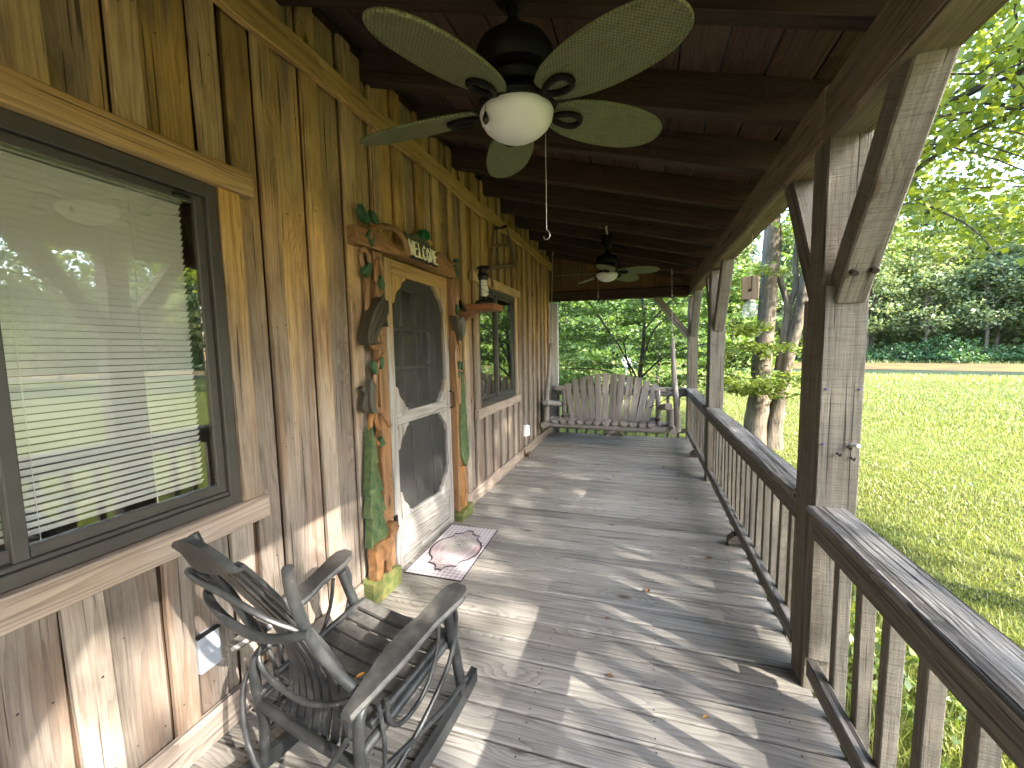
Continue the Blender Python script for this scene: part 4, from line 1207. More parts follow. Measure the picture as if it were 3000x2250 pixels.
mb = MB(); mb.tube([(0.2, 3.4, 1.97), (0.205, 3.4, 1.93), (0.2, 3.402, 1.88)], [0.003, 0.003, 0.003], n=5)
mb.build('switch_cord', M_BLACK, t)

LX, LY, LZ = 0.23, 3.5, 2.031
t = empty('oil_lantern', (LX, LY, LZ), 'black hurricane oil lantern with frosted globe standing on the wall shelf', 'lantern')
mb = MB(); mb.lathe([(0.0, 0.0), (0.082, 0.0), (0.085, 0.012), (0.075, 0.035), (0.05, 0.048), (0.036, 0.055), (0.034, 0.075), (0.0, 0.078)], 20, (LX, LY, LZ)); mb.build('fuel_tank', M_BLACK, t)
mb = MB(); mb.lathe([(0.03, 0.076), (0.048, 0.095), (0.054, 0.125), (0.048, 0.16), (0.038, 0.195), (0.036, 0.23)], 20, (LX, LY, LZ)); mb.build('glass_globe', M_LAMPGL, t)
mb = MB(); mb.lathe([(0.04, 0.228), (0.046, 0.235), (0.046, 0.262), (0.055, 0.268), (0.05, 0.285), (0.042, 0.29), (0.042, 0.325), (0.062, 0.335), (0.058, 0.35), (0.03, 0.362), (0.0, 0.366)], 20, (LX, LY, LZ)); mb.build('chimney_cap', M_BLACK, t)
for s in (-1, 1):
    mb = MB(); mb.tube([(LX, LY + s * 0.062, LZ + 0.03), (LX, LY + s * 0.075, LZ + 0.09), (LX, LY + s * 0.075, LZ + 0.2), (LX, LY + s * 0.055, LZ + 0.275), (LX, LY + s * 0.03, LZ + 0.285)], 0.0075, n=7); mb.build('side_tube', M_BLACK, t)
mb = MB(); mb.tube([(LX, LY - 0.078, LZ + 0.15), (LX + 0.07, LY - 0.06, LZ + 0.11), (LX + 0.1, LY, LZ + 0.1), (LX + 0.07, LY + 0.06, LZ + 0.11), (LX, LY + 0.078, LZ + 0.15)], 0.0022, n=5); mb.build('carry_bail', M_BLACK, t)
mb = MB()
for zz in (0.11, 0.17):
    mb.tube([(LX + 0.056 * math.cos(a), LY + 0.056 * math.sin(a), LZ + zz) for a in np.linspace(0, 2 * math.pi, 17)], 0.0016, n=5, sub=1)
mb.build('globe_wire', M_BLACK, t)

t = empty('bow_saw', (0.03, 4.6, 2.7), 'old wooden bow saw frame hung on the wall above the far window', 'saw')
mb = MB(); mb.tube([(0.045, 4.31, 3.02), (0.045, 4.24, 2.79), (0.045, 4.19, 2.55), (0.045, 4.235, 2.31)], [0.016, 0.022, 0.022, 0.018], n=8, flat=(1, 0.7)); mb.build('saw_arm', W_SAW, t)
mb = MB(); mb.tube([(0.045, 4.70, 3.13), (0.045, 4.84, 3.01), (0.045, 4.97, 2.84), (0.045, 5.07, 2.70)], [0.016, 0.022, 0.022, 0.018], n=8, flat=(1, 0.7)); mb.build('saw_arm', W_SAW, t)
board('stretcher', (0.045, 4.27, 2.785), (0.045, 4.97, 2.945), 0.032, 0.022, (1, 0, 0), W_SAW, t)
board('stretcher', (0.045, 4.22, 2.53), (0.045, 5.04, 2.70), 0.05, 0.018, (1, 0, 0), W_SAW, t)
mb = MB(); mb.tube([(0.05, 4.31, 2.995), (0.055, 4.45, 3.02), (0.05, 4.6, 3.07), (0.05, 4.74, 3.115)], [0.009, 0.012, 0.012, 0.01], n=7); mb.build('twist_cord', M_BLACK, t)
for y, z in ((4.36, 3.0), (4.62, 3.08), (4.7, 3.11)):
    mb = MB(); mb.lathe([(0, -0.02), (0.018, -0.012), (0.018, 0.012), (0, 0.02)], 8, (0.055, y, z)); mb.build('cord_knot', M_BLACK, t)

t = empty('outlet_cover', (0.0, 1.03, 0.4), 'grey weatherproof outlet cover low on the wall behind the rocker', 'outlet cover')
board('cover_plate', (-0.012, 1.028, 0.33), (-0.012, 1.028, 0.475), 0.085, 0.05, (1, 0, 0), M_GREYP, t, cham=0.006)
board('cover_hinge', (0.0, 0.985, 0.478), (0.0, 1.072, 0.478), 0.01, 0.022, (1, 0, 0), M_BLACK, t)
t = empty('outlet_cover', (0.0, 5.62, 0.38), 'small white outlet box on the far wall near the swing', 'outlet cover')
board('cover_plate', (0.0, 5.6, 0.305), (0.0, 5.6, 0.47), 0.1, 0.05, (1, 0, 0), M_WHITE, t, cham=0.006)
board('cover_lid', (0.036, 5.605, 0.315), (0.036, 5.605, 0.46), 0.075, 0.03, (1, 0, 0), M_WHITE, t, cham=0.01)

# ------------------------------------------------------------------ doormat
t = empty('doormat', (0.25, 2.73, 0.0), 'lilac gingham WELCOME doormat with a scalloped panel in front of the door', 'doormat')
MC = Vector((0.25, 2.735, 0.003))
Mm = Matrix.Translation(MC) @ Matrix.Rotation(math.radians(2.0), 4, 'Z')
hx, hy = 0.225, 0.405
mb = MB(); mb.box(-hx, hx, -hy, hy, 0, 0.006); mb.build('mat_base', M_MATK, t, Mm)
mb = MB(); mb.add([(-hx + .006, -hy + .006, 0.0068), (hx - .006, -hy + .006, 0.0068), (hx - .006, hy - .006, 0.0068), (-hx + .006, hy - .006, 0.0068)], [(0, 1, 2, 3)]); mb.build('printed_cloth', M_MAT, t, Mm)


def quarter(k=1.0):
    q = [(0.0, 0.312), (0.028, 0.314), (0.031, 0.29), (0.046, 0.264), (0.074, 0.247), (0.116, 0.243), (0.11, 0.21), (0.117, 0.178), (0.136, 0.156), (0.163, 0.135), (0.188, 0.085), (0.199, 0.04), (0.2, 0.0)]
    return [(x * k, y * k) for x, y in q]


def ringpts(k):
    q = quarter(k)
    return q + [(x, -y) for x, y in q[-2::-1]] + [(-x, -y) for x, y in q[1:]] + [(-x, y) for x, y in q[-2:0:-1]]


def flat_ring(k0, k1, z, name, mat):
    a, b = ringpts(k0), ringpts(k1)
    n = len(a)
    V = [(x, y, z) for x, y in a] + [(x, y, z) for x, y in b]
    m_ = MB(); m_.add(V, [(i, (i + 1) % n, (i + 1) % n + n, i + n) for i in range(n)])
    return m_.build(name, mat, t, Mm)


pp = ringpts(1.0)
mb = MB(); mb.add([(0, 0, 0.0076)] + [(x, y, 0.0076) for x, y in pp], [(0, i + 1, (i + 1) % len(pp) + 1) for i in range(len(pp))]); mb.build('printed_panel', M_MATP, t, Mm)
flat_ring(0.965, 1.035, 0.0084, 'panel_outline', M_MATK)
flat_ring(0.86, 0.875, 0.0084, 'inner_line', M_MATW)


def stroke(m_, pts, w, z=0.0084):
    for (x0, y0), (x1, y1) in zip(pts[:-1], pts[1:]):
        d = Vector((x1 - x0, y1 - y0)); L = d.length
        if L < 1e-6: continue
        n_ = Vector((-d.y, d.x)) / L * w / 2
        m_.add([(x0 + n_.x, y0 + n_.y, z), (x0 - n_.x, y0 - n_.y, z), (x1 - n_.x, y1 - n_.y, z), (x1 + n_.x, y1 + n_.y, z)], [(0, 1, 2, 3)])


# letters read along +y, tops towards the door (-x)
for i, ch in enumerate('WELCOME'):
    if ch == 'O' or i == 3 : worn = 0.0055
    else: worn = 0.0075
    mb = MB()
    for st in LET[ch]:
        stroke(mb, [(0.036 - v * 0.072, -0.235 + i * 0.068 + u * 0.046) for u, v in st], worn)
    if i in (3, 5): continue      # these two are worn away
    mb.build('mat_letter', M_MATW, t, Mm)
mb = MB()
for x in (-0.058, 0.058):
    stroke(mb, [(x, -0.24), (x, -0.02)], 0.003); stroke(mb, [(x, 0.05), (x, 0.24)], 0.003)
for s in (-1, 1):
    stroke(mb, [(s * 0.085, -0.13), (s * 0.115, -0.06), (s * 0.128, 0.02), (s * 0.12, 0.09)], 0.0025)
    for k in range(9):
        y = -0.11 + k * 0.022
        x = s * (0.092 + 0.035 * math.sin((k + 1) / 9 * 1.9))
        stroke(mb, [(x, y), (x + s * 0.02, y + 0.012)], 0.005)
        if k < 7: stroke(mb, [(s * 0.072, -0.17 + k * 0.02), (s * 0.082, -0.165 + k * 0.02)], 0.006)
mb.build('laurel_print', M_MATW, t, Mm)

# ------------------------------------------------------------------ ceiling fans
def make_fan(c, top, phase, label):
    """c = (x, y, z of the globe's bottom)"""
    x, y, z = c
    t = empty('ceiling_fan', (x, y, z), label, 'ceiling fan', 'woven blade fans under the porch roof')
    g = MB(); R = 0.133
    g.lathe([(0.0, 0.0), (0.03, 0.002), (0.06, 0.009), (0.09, 0.024), (0.115, 0.045), (0.128, 0.066), (R, 0.088), (0.125, 0.104)], 32, (x, y, z))
    g.build('light_globe', M_GLOBE, t)
    g = MB(); g.lathe([(0.118, 0.10), (0.138, 0.1), (0.14, 0.116), (0.13, 0.13), (0.09, 0.142), (0.07, 0.15), (0.07, 0.165), (0.04, 0.168)], 32, (x, y, z))
    g.build('light_fitter', M_FANM, t)
    g = MB(); g.lathe([(0.05, 0.16), (0.1, 0.165), (0.112, 0.18), (0.112, 0.19), (0.095, 0.2), (0.13, 0.215), (0.14, 0.24), (0.138, 0.275), (0.12, 0.305), (0.085, 0.325), (0.05, 0.335), (0.032, 0.36), (0.028, 0.375), (0.0, 0.375)], 32, (x, y, z))
    g.build('motor_housing', M_FANM, t)
    g = MB(); g.lathe([(0.017, 0.37), (0.017, 0.44)], 16, (x, y, z)); g.build('down_rod', M_FANM, t)
    zc = 0.42
    g = MB(); g.lathe([(0.02, zc), (0.045, zc + 0.008), (0.066, zc + 0.035), (0.074, zc + 0.07), (0.074, zc + 0.15)], 24, (x, y, z)); g.build('canopy', M_FANM, t)
    g = MB(); g.box(x - 0.09, x + 0.09, y - 0.05, y + 0.05, z + zc + 0.15, z + top); g.build('mount_block', W_RAFT, t)
    # blades: an oval woven leaf, its own mesh per blade
    prof = [(0.0, 0.035), (0.015, 0.05), (0.06, 0.072), (0.14, 0.09), (0.24, 0.098), (0.33, 0.095), (0.41, 0.082), (0.46, 0.06), (0.49, 0.034), (0.5, 0.0)]
    for k in range(5):
        a = math.radians(phase + 72 * k)
        M = Matrix.Translation((x, y, z + 0.113)) @ Matrix.Rotation(a, 4, 'Z') @ Matrix.Rotation(math.radians(3.0), 4, 'Y') @ Matrix.Rotation(math.radians(-13), 4, 'X')
        ol = [(0.145 + u * 0.97, w * 1.08) for u, w in prof] + [(0.145 + u * 0.97, -w * 1.08) for u, w in prof[-2::-1]]
        # smooth outline
        ol = smoothpoly(ol, 3)
        bm = bmesh.new()
        vs = [bm.verts.new((p[0], p[1], 0)) for p in ol]
        f = bm.faces.new(vs)
        r = bmesh.ops.extrude_face_region(bm, geom=[f])
        for v in r['geom']:
            if isinstance(v, bmesh.types.BMVert): v.co.z = 0.007
        bmesh.ops.recalc_face_normals(bm, faces=bm.faces)
        me = bpy.data.meshes.new('blade'); bm.to_mesh(me); bm.free(); me.materials.append(M_WICK)
        b = link_mesh('blade', me, t, M)
        g = MB(); g.tube([(p[0], p[1], 0.0035) for p in ol] + [(ol[0][0], ol[0][1], 0.0035)], 0.0055, n=6, sub=1)
        g.build('woven_rim', M_WICK, b, M)
        g = MB()
        g.tube([(0.06, 0, 0.035), (0.1, 0, 0.02), (0.135, 0.0, -0.004), (0.155, 0.0, -0.008)], [0.014, 0.013, 0.014, 0.014], n=8, flat=(1.2, 0.6))
        loop = [(0.15 + 0.055 - 0.055 * math.cos(th), 0.03 * math.sin(th) * (1 - 0.25 * math.cos(th)), -0.008) for th in np.linspace(0, 2 * math.pi, 19)]
        g.tube(loop, 0.0105, n=7, sub=1)
        g.build('blade_bracket', M_FANM, t, M)
    return t


def pull(t, x, y, z0, z1, kind):
    m_ = MB(); m_.tube([(x, y, z0), (x, y, z1 + 0.02)], 0.0016, n=5, sub=1)
    o = m_.build('pull_chain', M_CHAIN, t)
    m_ = MB()
    if kind == 'fob': m_.lathe([(0, 0.028), (0.004, 0.02), (0.011, 0.002), (0.0115, -0.006), (0.006, -0.016), (0, -0.02)], 10, (x, y, z1))
    else: m_.tube([(x, y, z1 + 0.02), (x + 0.012, y, z1 + 0.005), (x + 0.01, y, z1 - 0.012), (x - 0.004, y, z1 - 0.018), (x - 0.012, y, z1 - 0.006)], 0.0022, n=5)
    m_.build('pull_fob', M_BLACK if kind == 'fob' else M_CHAIN, o)


FC = (1.232, 1.43, 2.352)
fan = make_fan(FC, 0.8, 40, 'large ceiling fan close overhead with five woven leaf blades and pale globe')
f2 = copy_tree(fan, (1.23, 5.15, 2.43), math.radians(17))
f2['label'] = 'smaller looking distant ceiling fan hanging in front of the gable above the swing'
fan.matrix_basis = Matrix.Translation(FC) @ Matrix.Rotation(math.radians(6.0), 4, 'X')     # hangs a little out of true
PW[fan] = fan.matrix_basis.copy()
pull(fan, FC[0] - 0.078, FC[1] - 0.115, FC[2] + 0.17, FC[2] + 0.035, 'fob')
pull(fan, FC[0] + 0.08, FC[1] + 0.1, FC[2] + 0.12, FC[2] - 0.31, 'hook')
pull(f2, 1.13, 5.06, 2.55, 2.19, 'fob'); pull(f2, 1.34, 5.08, 2.55, 2.40, 'fob')
m_ = MB(); m_.tube([(1.255, 4.75, RZ(1.25) + 0.005), (1.245, 4.9, 2.985), (1.235, 5.1, 3.0)], 0.012, n=6); m_.build('conduit', M_PIPE, f2)

# ------------------------------------------------------------------ rocking chair (bent hickory and slats)
CO = Vector((0.605, 1.15, 0)); CY = math.radians(-8.3)
chair = empty('rocking_chair', CO, 'black bent twig rocking chair with curved slat back, facing down the porch', 'rocking chair', rotz=CY)
CM = Matrix.Translation(CO) @ Matrix.Rotation(CY, 4, 'Z')


def ctube(name, pts, rad, n=9, sub=4, jit=0.06, parent=None, flat=(1, 1)):
    m_ = MB(); m_.tube(pts, rad, n=n, sub=sub, jit=jit, flat=flat)
    return m_.build(name, M_CHAIR, parent or chair, CM)


for s in (-1, 1):
    # rocker
    pr = []
    for v in np.linspace(-0.52, 0.44, 15):
        pr.append((s * 0.278, v, 0.036 + 0.36 * (v + 0.02) ** 2))
    m_ = MB()
    V = []; F = []
    for (u, v, z) in pr:
        V += [(u - 0.016, v, z - 0.032), (u + 0.016, v, z - 0.032), (u + 0.016, v, z + 0.03), (u - 0.016, v, z + 0.03)]
    nn = len(pr)
    for i in range(nn - 1):
        for k in range(4): F.append((i * 4 + k, i * 4 + (k + 1) % 4, (i + 1) * 4 + (k + 1) % 4, (i + 1) * 4 + k))
    F += [(0, 1, 2, 3), (nn * 4 - 1, nn * 4 - 2, nn * 4 - 3, nn * 4 - 4)]
    m_.add(V, F); m_.build('rocker', M_CHAIR, chair, CM)
    # bent post: from the top of the back down to the seat
    ctube('back_post', [(s * 0.236, -0.37, 1.035), (s * 0.212, -0.345, 0.93), (s * 0.188, -0.285, 0.76), (s * 0.212, -0.215, 0.6), (s * 0.262, -0.17, 0.505)], [0.0155, 0.0155, 0.016, 0.0165, 0.017], n=12)
    # rear leg bending up to carry the arm
    ctube('rear_leg', [(s * 0.262, -0.2, 0.06), (s * 0.262, -0.19, 0.2), (s * 0.268, -0.205, 0.36), (s * 0.272, -0.2, 0.46), (s * 0.258, -0.16, 0.50), (s * 0.235, -0.13, 0.50)], [0.019, 0.019, 0.0185, 0.018, 0.018, 0.015], n=12)
    ctube('front_leg', [(s * 0.276, 0.345, 0.075), (s * 0.28, 0.315, 0.22), (s * 0.288, 0.275, 0.38), (s * 0.3, 0.215, 0.585)], [0.023, 0.023, 0.022, 0.021], n=10)
    # arm: a flat paddle widening forward
    A = [(-0.27, 0.3, 0.545, 0.022), (-0.2, 0.295, 0.553, 0.034), (-0.08, 0.288, 0.568, 0.05), (0.02, 0.29, 0.583, 0.054), (0.1, 0.3, 0.596, 0.047), (0.17, 0.308, 0.608, 0.053), (0.23, 0.315, 0.618, 0.058), (0.27, 0.318, 0.624, 0.052), (0.295, 0.32, 0.627, 0.03)]
    V = []; F = []
    for v, u, z, w in A:
        for du, dz in ((-w, 0.0), (-w + 0.006, 0.012), (w - 0.006, 0.012), (w, 0.0), (w - 0.004, -0.012), (-w + 0.004, -0.012)):
            V.append((s * u - (0.022 if s < 0 else 0.0) * (v + 0.3) / 0.6 + du, v, z + dz))
    for i in range(len(A) - 1):
        for k in range(6): F.append((i * 6 + k, i * 6 + (k + 1) % 6, (i + 1) * 6 + (k + 1) % 6, (i + 1) * 6 + k))
    F += [tuple(range(6)), tuple(range(len(A) * 6 - 1, len(A) * 6 - 7, -1))]
    m_ = MB(); m_.add(V, F, True); m_.build('arm', M_CHAIR_SUNLIT, chair, CM)
    # twig loops and braces on the side
    ctube('side_loop', [(s * 0.298, 0.17, 0.57), (s * 0.302, 0.15, 0.45), (s * 0.298, 0.08, 0.34), (s * 0.29, -0.03, 0.31), (s * 0.285, -0.09, 0.36), (s * 0.285, -0.1, 0.45)], [0.0085] * 6)
    ctube('side_brace', [(s * 0.305, 0.24, 0.6), (s * 0.308, 0.27, 0.5), (s * 0.304, 0.22, 0.34), (s * 0.295, 0.05, 0.22), (s * 0.285, -0.16, 0.14)], [0.01] * 5)
    ctube('side_brace', [(s * 0.29, 0.36, 0.16), (s * 0.298, 0.2, 0.17), (s * 0.294, 0.02, 0.2), (s * 0.282, -0.17, 0.23)], [0.01, 0.011, 0.011, 0.01])
    ctube('side_brace', [(s * 0.29, -0.14, 0.47), (s * 0.286, -0.12, 0.34), (s * 0.284, -0.12, 0.2)], [0.0075] * 3)
    ctube('side_rail', [(s * 0.262, -0.2, 0.33), (s * 0.26, 0.03, 0.355), (s * 0.262, 0.3, 0.39)], [0.017, 0.018, 0.017])
    ctube('seat_edge', [(s * 0.245, -0.14, 0.375), (s * 0.25, 0.05, 0.388), (s * 0.25, 0.2, 0.402), (s * 0.25, 0.3, 0.405)], [0.014] * 4)
ctube('front_rail', [(-0.3, 0.27, 0.375), (0, 0.275, 0.37), (0.3, 0.27, 0.375)], [0.019, 0.02, 0.019])
ctube('rear_rail', [(-0.285, -0.2, 0.3), (-0.1, -0.2, 0.285), (0.1, -0.2, 0.285), (0.285, -0.2, 0.3)], [0.016, 0.018, 0.018, 0.016])
# seat slats, a shallow dip in the seat
for k in range(7):
    v = 0.272 - k * 0.063
    z = 0.415 - 0.06 * (1 - abs((v - 0.27)) / 0.42) * 0 - 0.05 * math.sin(min(1, (0.3 - v) / 0.45) * 1.9)
    V = []; F = []
    for i in range(7):
        u = -0.262 + 0.515 * i / 6
        dz = -0.016 * math.cos(u / 0.262 * math.pi / 2)
        for dv, e in ((-0.0275, -0.007), (0.0275, -0.007), (0.0275, 0.007), (-0.0275, 0.007)):
            V.append((u, v + dv, z + dz + e))
    for i in range(6):
        for q in range(4): F.append((i * 4 + q, i * 4 + (q + 1) % 4, (i + 1) * 4 + (q + 1) % 4, (i + 1) * 4 + q))
    F += [(0, 1, 2, 3), (27, 26, 25, 24)]
    m_ = MB(); m_.add(V, F); m_.build('seat_slat', M_CHAIR_SUNLIT, chair, CM)
# back slats, bowed
BP = [(0.28, -0.165), (0.35, -0.135), (0.44, -0.122), (0.54, -0.142), (0.64, -0.182), (0.76, -0.245), (0.87, -0.308), (0.96, -0.36), (1.03, -0.405)]
for k in range(8):
    uu = (k - 3.5) / 3.5
    V = []; F = []
    for i, (z, v) in enumerate(BP):
        q = i / (len(BP) - 1)
        wspan = 0.15 - 0.024 * q
        u = uu * wspan - 0.047 * math.sin(math.pi / 2 * min(1, q * 1.35))
        w = 0.0148
        vv = v + 0.022 * (uu * uu - 1) * (1 if q > 0.2 else 0.6)
        for du, dv in ((-w, -0.006), (w, -0.006), (w, 0.006), (-w, 0.006)):
            V.append((u + du, vv + dv, z))
    nb = len(BP)
    for i in range(nb - 1):
        for q in range(4): F.append((i * 4 + q, i * 4 + (q + 1) % 4, (i + 1) * 4 + (q + 1) % 4, (i + 1) * 4 + q))
    F += [(0, 1, 2, 3), (nb * 4 - 1, nb * 4 - 2, nb * 4 - 3, nb * 4 - 4)]
    m_ = MB(); m_.add(V, F); m_.build('back_slat', M_CHAIR, chair, CM)
# crest board over the slat tops
V = []; F = []
for i in range(13):
    q = (i - 6) / 6
    u = q * 0.15 - 0.047
    zt = 1.09 - 0.05 * q * q; zb = 1.005 - 0.012 * (1 - q * q) + 0.012 * abs(q)
    if i in (0, 12): zt = zb + 0.018
    v = -0.43 + 0.02 * q * q
    for dv, z in ((-0.013, zb), (0.011, zb), (-0.012, zt), (-0.034, zt)):
        V.append((u, v + dv, z))
for i in range(12):
    for q in range(4): F.append((i * 4 + q, i * 4 + (q + 1) % 4, (i + 1) * 4 + (q + 1) % 4, (i + 1) * 4 + q))
F += [(0, 1, 2, 3), (51, 50, 49, 48)]
m_ = MB(); m_.add(V, F, True); m_.build('crest_board', M_CHAIR, chair, CM)
ctube('back_branch', [(-0.29, -0.31, 0.835), (-0.2, -0.36, 0.825), (-0.05, -0.375, 0.795), (0.1, -0.36, 0.785), (0.24, -0.325, 0.82)], [0.0125, 0.013, 0.0135, 0.013, 0.013], n=11)
ctube('back_hoop', [(-0.205, -0.29, 0.79), (-0.235, -0.345, 0.88), (-0.215, -0.40, 0.935), (-0.12, -0.42, 0.94), (0.04, -0.405, 0.91), (0.14, -0.37, 0.86), (0.2, -0.3, 0.79)], [0.008, 0.0085, 0.009, 0.009, 0.009, 0.0085, 0.008])
ctube('lower_hoop', [(-0.25, -0.17, 0.56), (-0.235, -0.205, 0.48), (-0.15, -0.205, 0.425), (0.0, -0.2, 0.41), (0.12, -0.19, 0.44), (0.21, -0.15, 0.47)], [0.0085, 0.009, 0.0105, 0.0105, 0.0095, 0.0085])
ctube('lower_bow', [(-0.3, -0.2, 0.43), (-0.3, -0.235, 0.36), (-0.25, -0.26, 0.22), (-0.12, -0.275, 0.115), (0.02, -0.27, 0.13), (0.14, -0.255, 0.24), (0.24, -0.225, 0.40)], [0.009, 0.01, 0.0105, 0.0105, 0.0105, 0.0095, 0.009])
ctube('rear_stretcher', [(-0.27, -0.23, 0.11), (0.0, -0.30, 0.09), (0.27, -0.23, 0.11)], [0.013, 0.014, 0.013])
ctube('twig_stub', [(-0.24, -0.175, 0.57), (-0.29, -0.19, 0.585)], [0.015, 0.015], sub=1)

# ------------------------------------------------------------------ log porch swing
t = empty('porch_swing', (1.12, 6.6, 0.33), 'grey log porch swing with fanned slat back hanging across the porch end', 'porch swing')
log('front_rail', (0.16, 6.36, 0.352), (2.0, 6.38, 0.325), 0.05, 0.052, W_LOG, t, 12, bend=0.008)
log('rear_rail', (0.12, 6.78, 0.36), (2.12, 6.8, 0.34), 0.045, 0.045, W_LOG, t, 10)
for x0, x1 in ((0.115, 0.13), (2.115, 2.10)):
    log('side_rail', (x0, 6.25, 0.352 if x0 < 1 else 0.328), (x1, 6.92, 0.36), 0.052, 0.05, W_LOG, t, 12)
    log('arm_post', (x0 + (0.02 if x0 < 1 else -0.03), 6.36, 0.40), (x0 + (0.03 if x0 < 1 else -0.03), 6.38, 0.66), 0.042, 0.038, W_LOG, t, 10)
log('arm_rest', (0.15, 6.24, 0.735), (0.30, 6.86, 0.62), 0.05, 0.045, W_LOG, t, 12)
log('arm_rest', (2.04, 6.24, 0.715), (1.93, 6.86, 0.61), 0.052, 0.048, W_LOG, t, 12)
log('hanger_pole', (0.055, 6.62, 0.37), (0.165, 6.64, 1.70), 0.05, 0.028, W_LOG, t, 11, bend=0.012, rings=9)
log('hanger_pole', (2.195, 6.62, 0.27), (2.10, 6.64, 1.73), 0.052, 0.032, W_LOG, t, 11, bend=0.012, rings=9)
log('back_post', (0.38, 6.70, 0.35), (0.345, 6.80, 0.87), 0.034, 0.03, W_LOG, t, 10)
log('back_post', (1.92, 6.70, 0.33), (1.90, 6.80, 0.90), 0.042, 0.038, W_LOG, t, 10)
log('back_rail', (0.2, 6.84, 0.90), (2.03, 6.86, 0.90), 0.045, 0.048, W_LOG, t, 11)
log('lower_back_rail', (0.38, 6.72, 0.45), (1.88, 6.74, 0.43), 0.034, 0.038, W_LOG, t, 10)
# twelve half-log seat slats showing their rounded ends
for k in range(12):
    x = 0.30 + k * 0.137
    r = 0.058 + random.uniform(-.005, .006)
    pr = [(-r, 0.008), (-r * 0.86, -0.017), (-r * 0.5, -0.034), (0, -0.04), (r * 0.5, -0.034), (r * 0.86, -0.017), (r, 0.008), (r * 0.9, 0.02), (-r * 0.9, 0.02)]
    z = 0.422 - 0.012 * k / 11
    y0, y1 = 6.285 + random.uniform(-.015, .015), 6.72
    n = len(pr)
    M, L = frame((x, y0, z), (x + random.uniform(-.01, .01), y1, z - 0.02), (0, 0, 1))
    V = [(-L / 2, -u, v) for u, v in pr] + [(L / 2, -u, v) for u, v in pr]
    m_ = MB(); m_.add(V, [tuple(range(n)), tuple(range(2 * n - 1, n - 1, -1))] + [(i, (i + 1) % n, (i + 1) % n + n, i + n) for i in range(n)])
    m_.build('seat_slat', W_SLAT, t, M)
for k in range(12):
    q = (k - 5.5) / 5.5
    xb = 1.13 + q * 0.585; xt = 1.135 + q * 0.735
    zt = 1.165 - 0.17 * q * q + random.uniform(-.012, .012)
    o = board('back_slat', (xb, 6.655, 0.40 - 0.008 * q), (xt, 6.83, zt), 0.1, 0.019, (0, -1, 0.2), W_SLAT, t, segs=3, wob=0.003, taper=1.04, cham=0.006)
for s in (0.36, 1.9):
    m_ = MB(); m_.lathe([(0, 0), (0.03, 0.005), (0.045, 0.03), (0.02, 0.05), (0, 0.05)], 6, (s, 6.66, 0.41), False); m_.build('slat_end_block', W_RAFT, t)


def chain(x, y, z0, z1, x2, parent):
    m_ = MB(); n = int((z1 - z0) / 0.033)
    for i in range(n + 1):
        q = i / n
        cx, cz = x + (x2 - x) * q, z0 + (z1 - z0) * q
        pts = []
        for th in np.linspace(0, 2 * math.pi, 9):
            a_, b_ = 0.009 * math.sin(th), 0.0215 * math.cos(th)
            pts.append((cx + (a_ if i % 2 else 0), y + (0 if i % 2 else a_), cz + b_))
        m_.tube(pts, 0.0028, n=5, sub=1)
    return m_.build('chain', M_CHAIN, parent)


for x0, z0, x1 in ((0.165, 1.72, 0.21), (2.10, 1.76, 2.075)):
    z1 = RZ(x1) - 0.03
    chain(x0, 6.64, z0, z1 - 0.02, x1, t)
    m_ = MB(); m_.tube([(x1, 6.64, z1 + 0.05), (x1, 6.64, z1 + 0.005), (x1 + 0.016, 6.64, z1 - 0.012), (x1, 6.64, z1 - 0.03), (x1 - 0.014, 6.64, z1 - 0.014)], 0.005, n=6); m_.build('ceiling_hook', M_CHAIN, t)
    m_ = MB(); m_.tube([(x0, 6.64, z0 - 0.06), (x0, 6.64, z0 - 0.01), (x0 + 0.012, 6.64, z0 + 0.01), (x0, 6.64, z0 + 0.025), (x0 - 0.012, 6.64, z0 + 0.01)], 0.005, n=6); m_.build('eye_bolt', M_CHAIN, t)
for sx, xa, za in ((1, 2.12, 1.0), (-1, 0.1, 1.0)):
    m_ = MB(); m_.tube([(xa, 6.6, 0.95), (xa - sx * 0.1, 6.62, 0.78), (xa - sx * 0.35, 6.7, 0.62)], 0.006, n=5); m_.build('side_cable', M_BLACK, t)

# ------------------------------------------------------------------ hanging bee trap
BX, BY = 2.47, 3.60
t = empty('bee_trap', (BX, BY, 1.83), 'wooden bee trap block with a clear jar hanging from the beam', 'bee trap')
M = Matrix.Translation((BX, BY, 0)) @ Matrix.Rotation(math.radians(-14), 4, 'Z')
nf = M.to_3x3() @ Vector((0, -1, 0))
blk = board('wood_block', (BX, BY, 1.962), (BX, BY, 2.138), 0.118, 0.104, nf, W_BLOCK, t, cham=0.005)
m_ = MB(); m_.lathe([(0.0, 0), (0.012, 0.0), (0.012, 0.002)], 10, (0, 0, 0), False)
m_.build('bee_hole', M_BLACK, blk, M @ Matrix.Translation((0.0, -0.0545, 2.03)) @ Matrix.Rotation(math.radians(90), 4, 'X') @ Matrix.Rotation(math.pi, 4, 'X'))
m_ = MB(); m_.lathe([(0.036, 0.13), (0.036, 0.112), (0.048, 0.098), (0.05, 0.08), (0.05, 0.02), (0.044, 0.004), (0.03, 0.0), (0, 0.0)], 20, (BX, BY, 1.828)); m_.build('jar', M_JAR, t)
m_ = MB()
for k in range(10):
    m_.tube([(BX + 0.051 * math.cos(k * 0.63 + q * 0.9), BY + 0.051 * math.sin(k * 0.63 + q * 0.9), 1.845 + q * 0.07) for q in np.linspace(0, 1, 5)], 0.0016, n=4, sub=1)
    m_.tube([(BX + 0.051 * math.cos(k * 0.63 - q * 0.9), BY + 0.051 * math.sin(k * 0.63 - q * 0.9), 1.845 + q * 0.07) for q in np.linspace(0, 1, 5)], 0.0016, n=4, sub=1)
m_.build('jar_quilting', M_JAR, t)
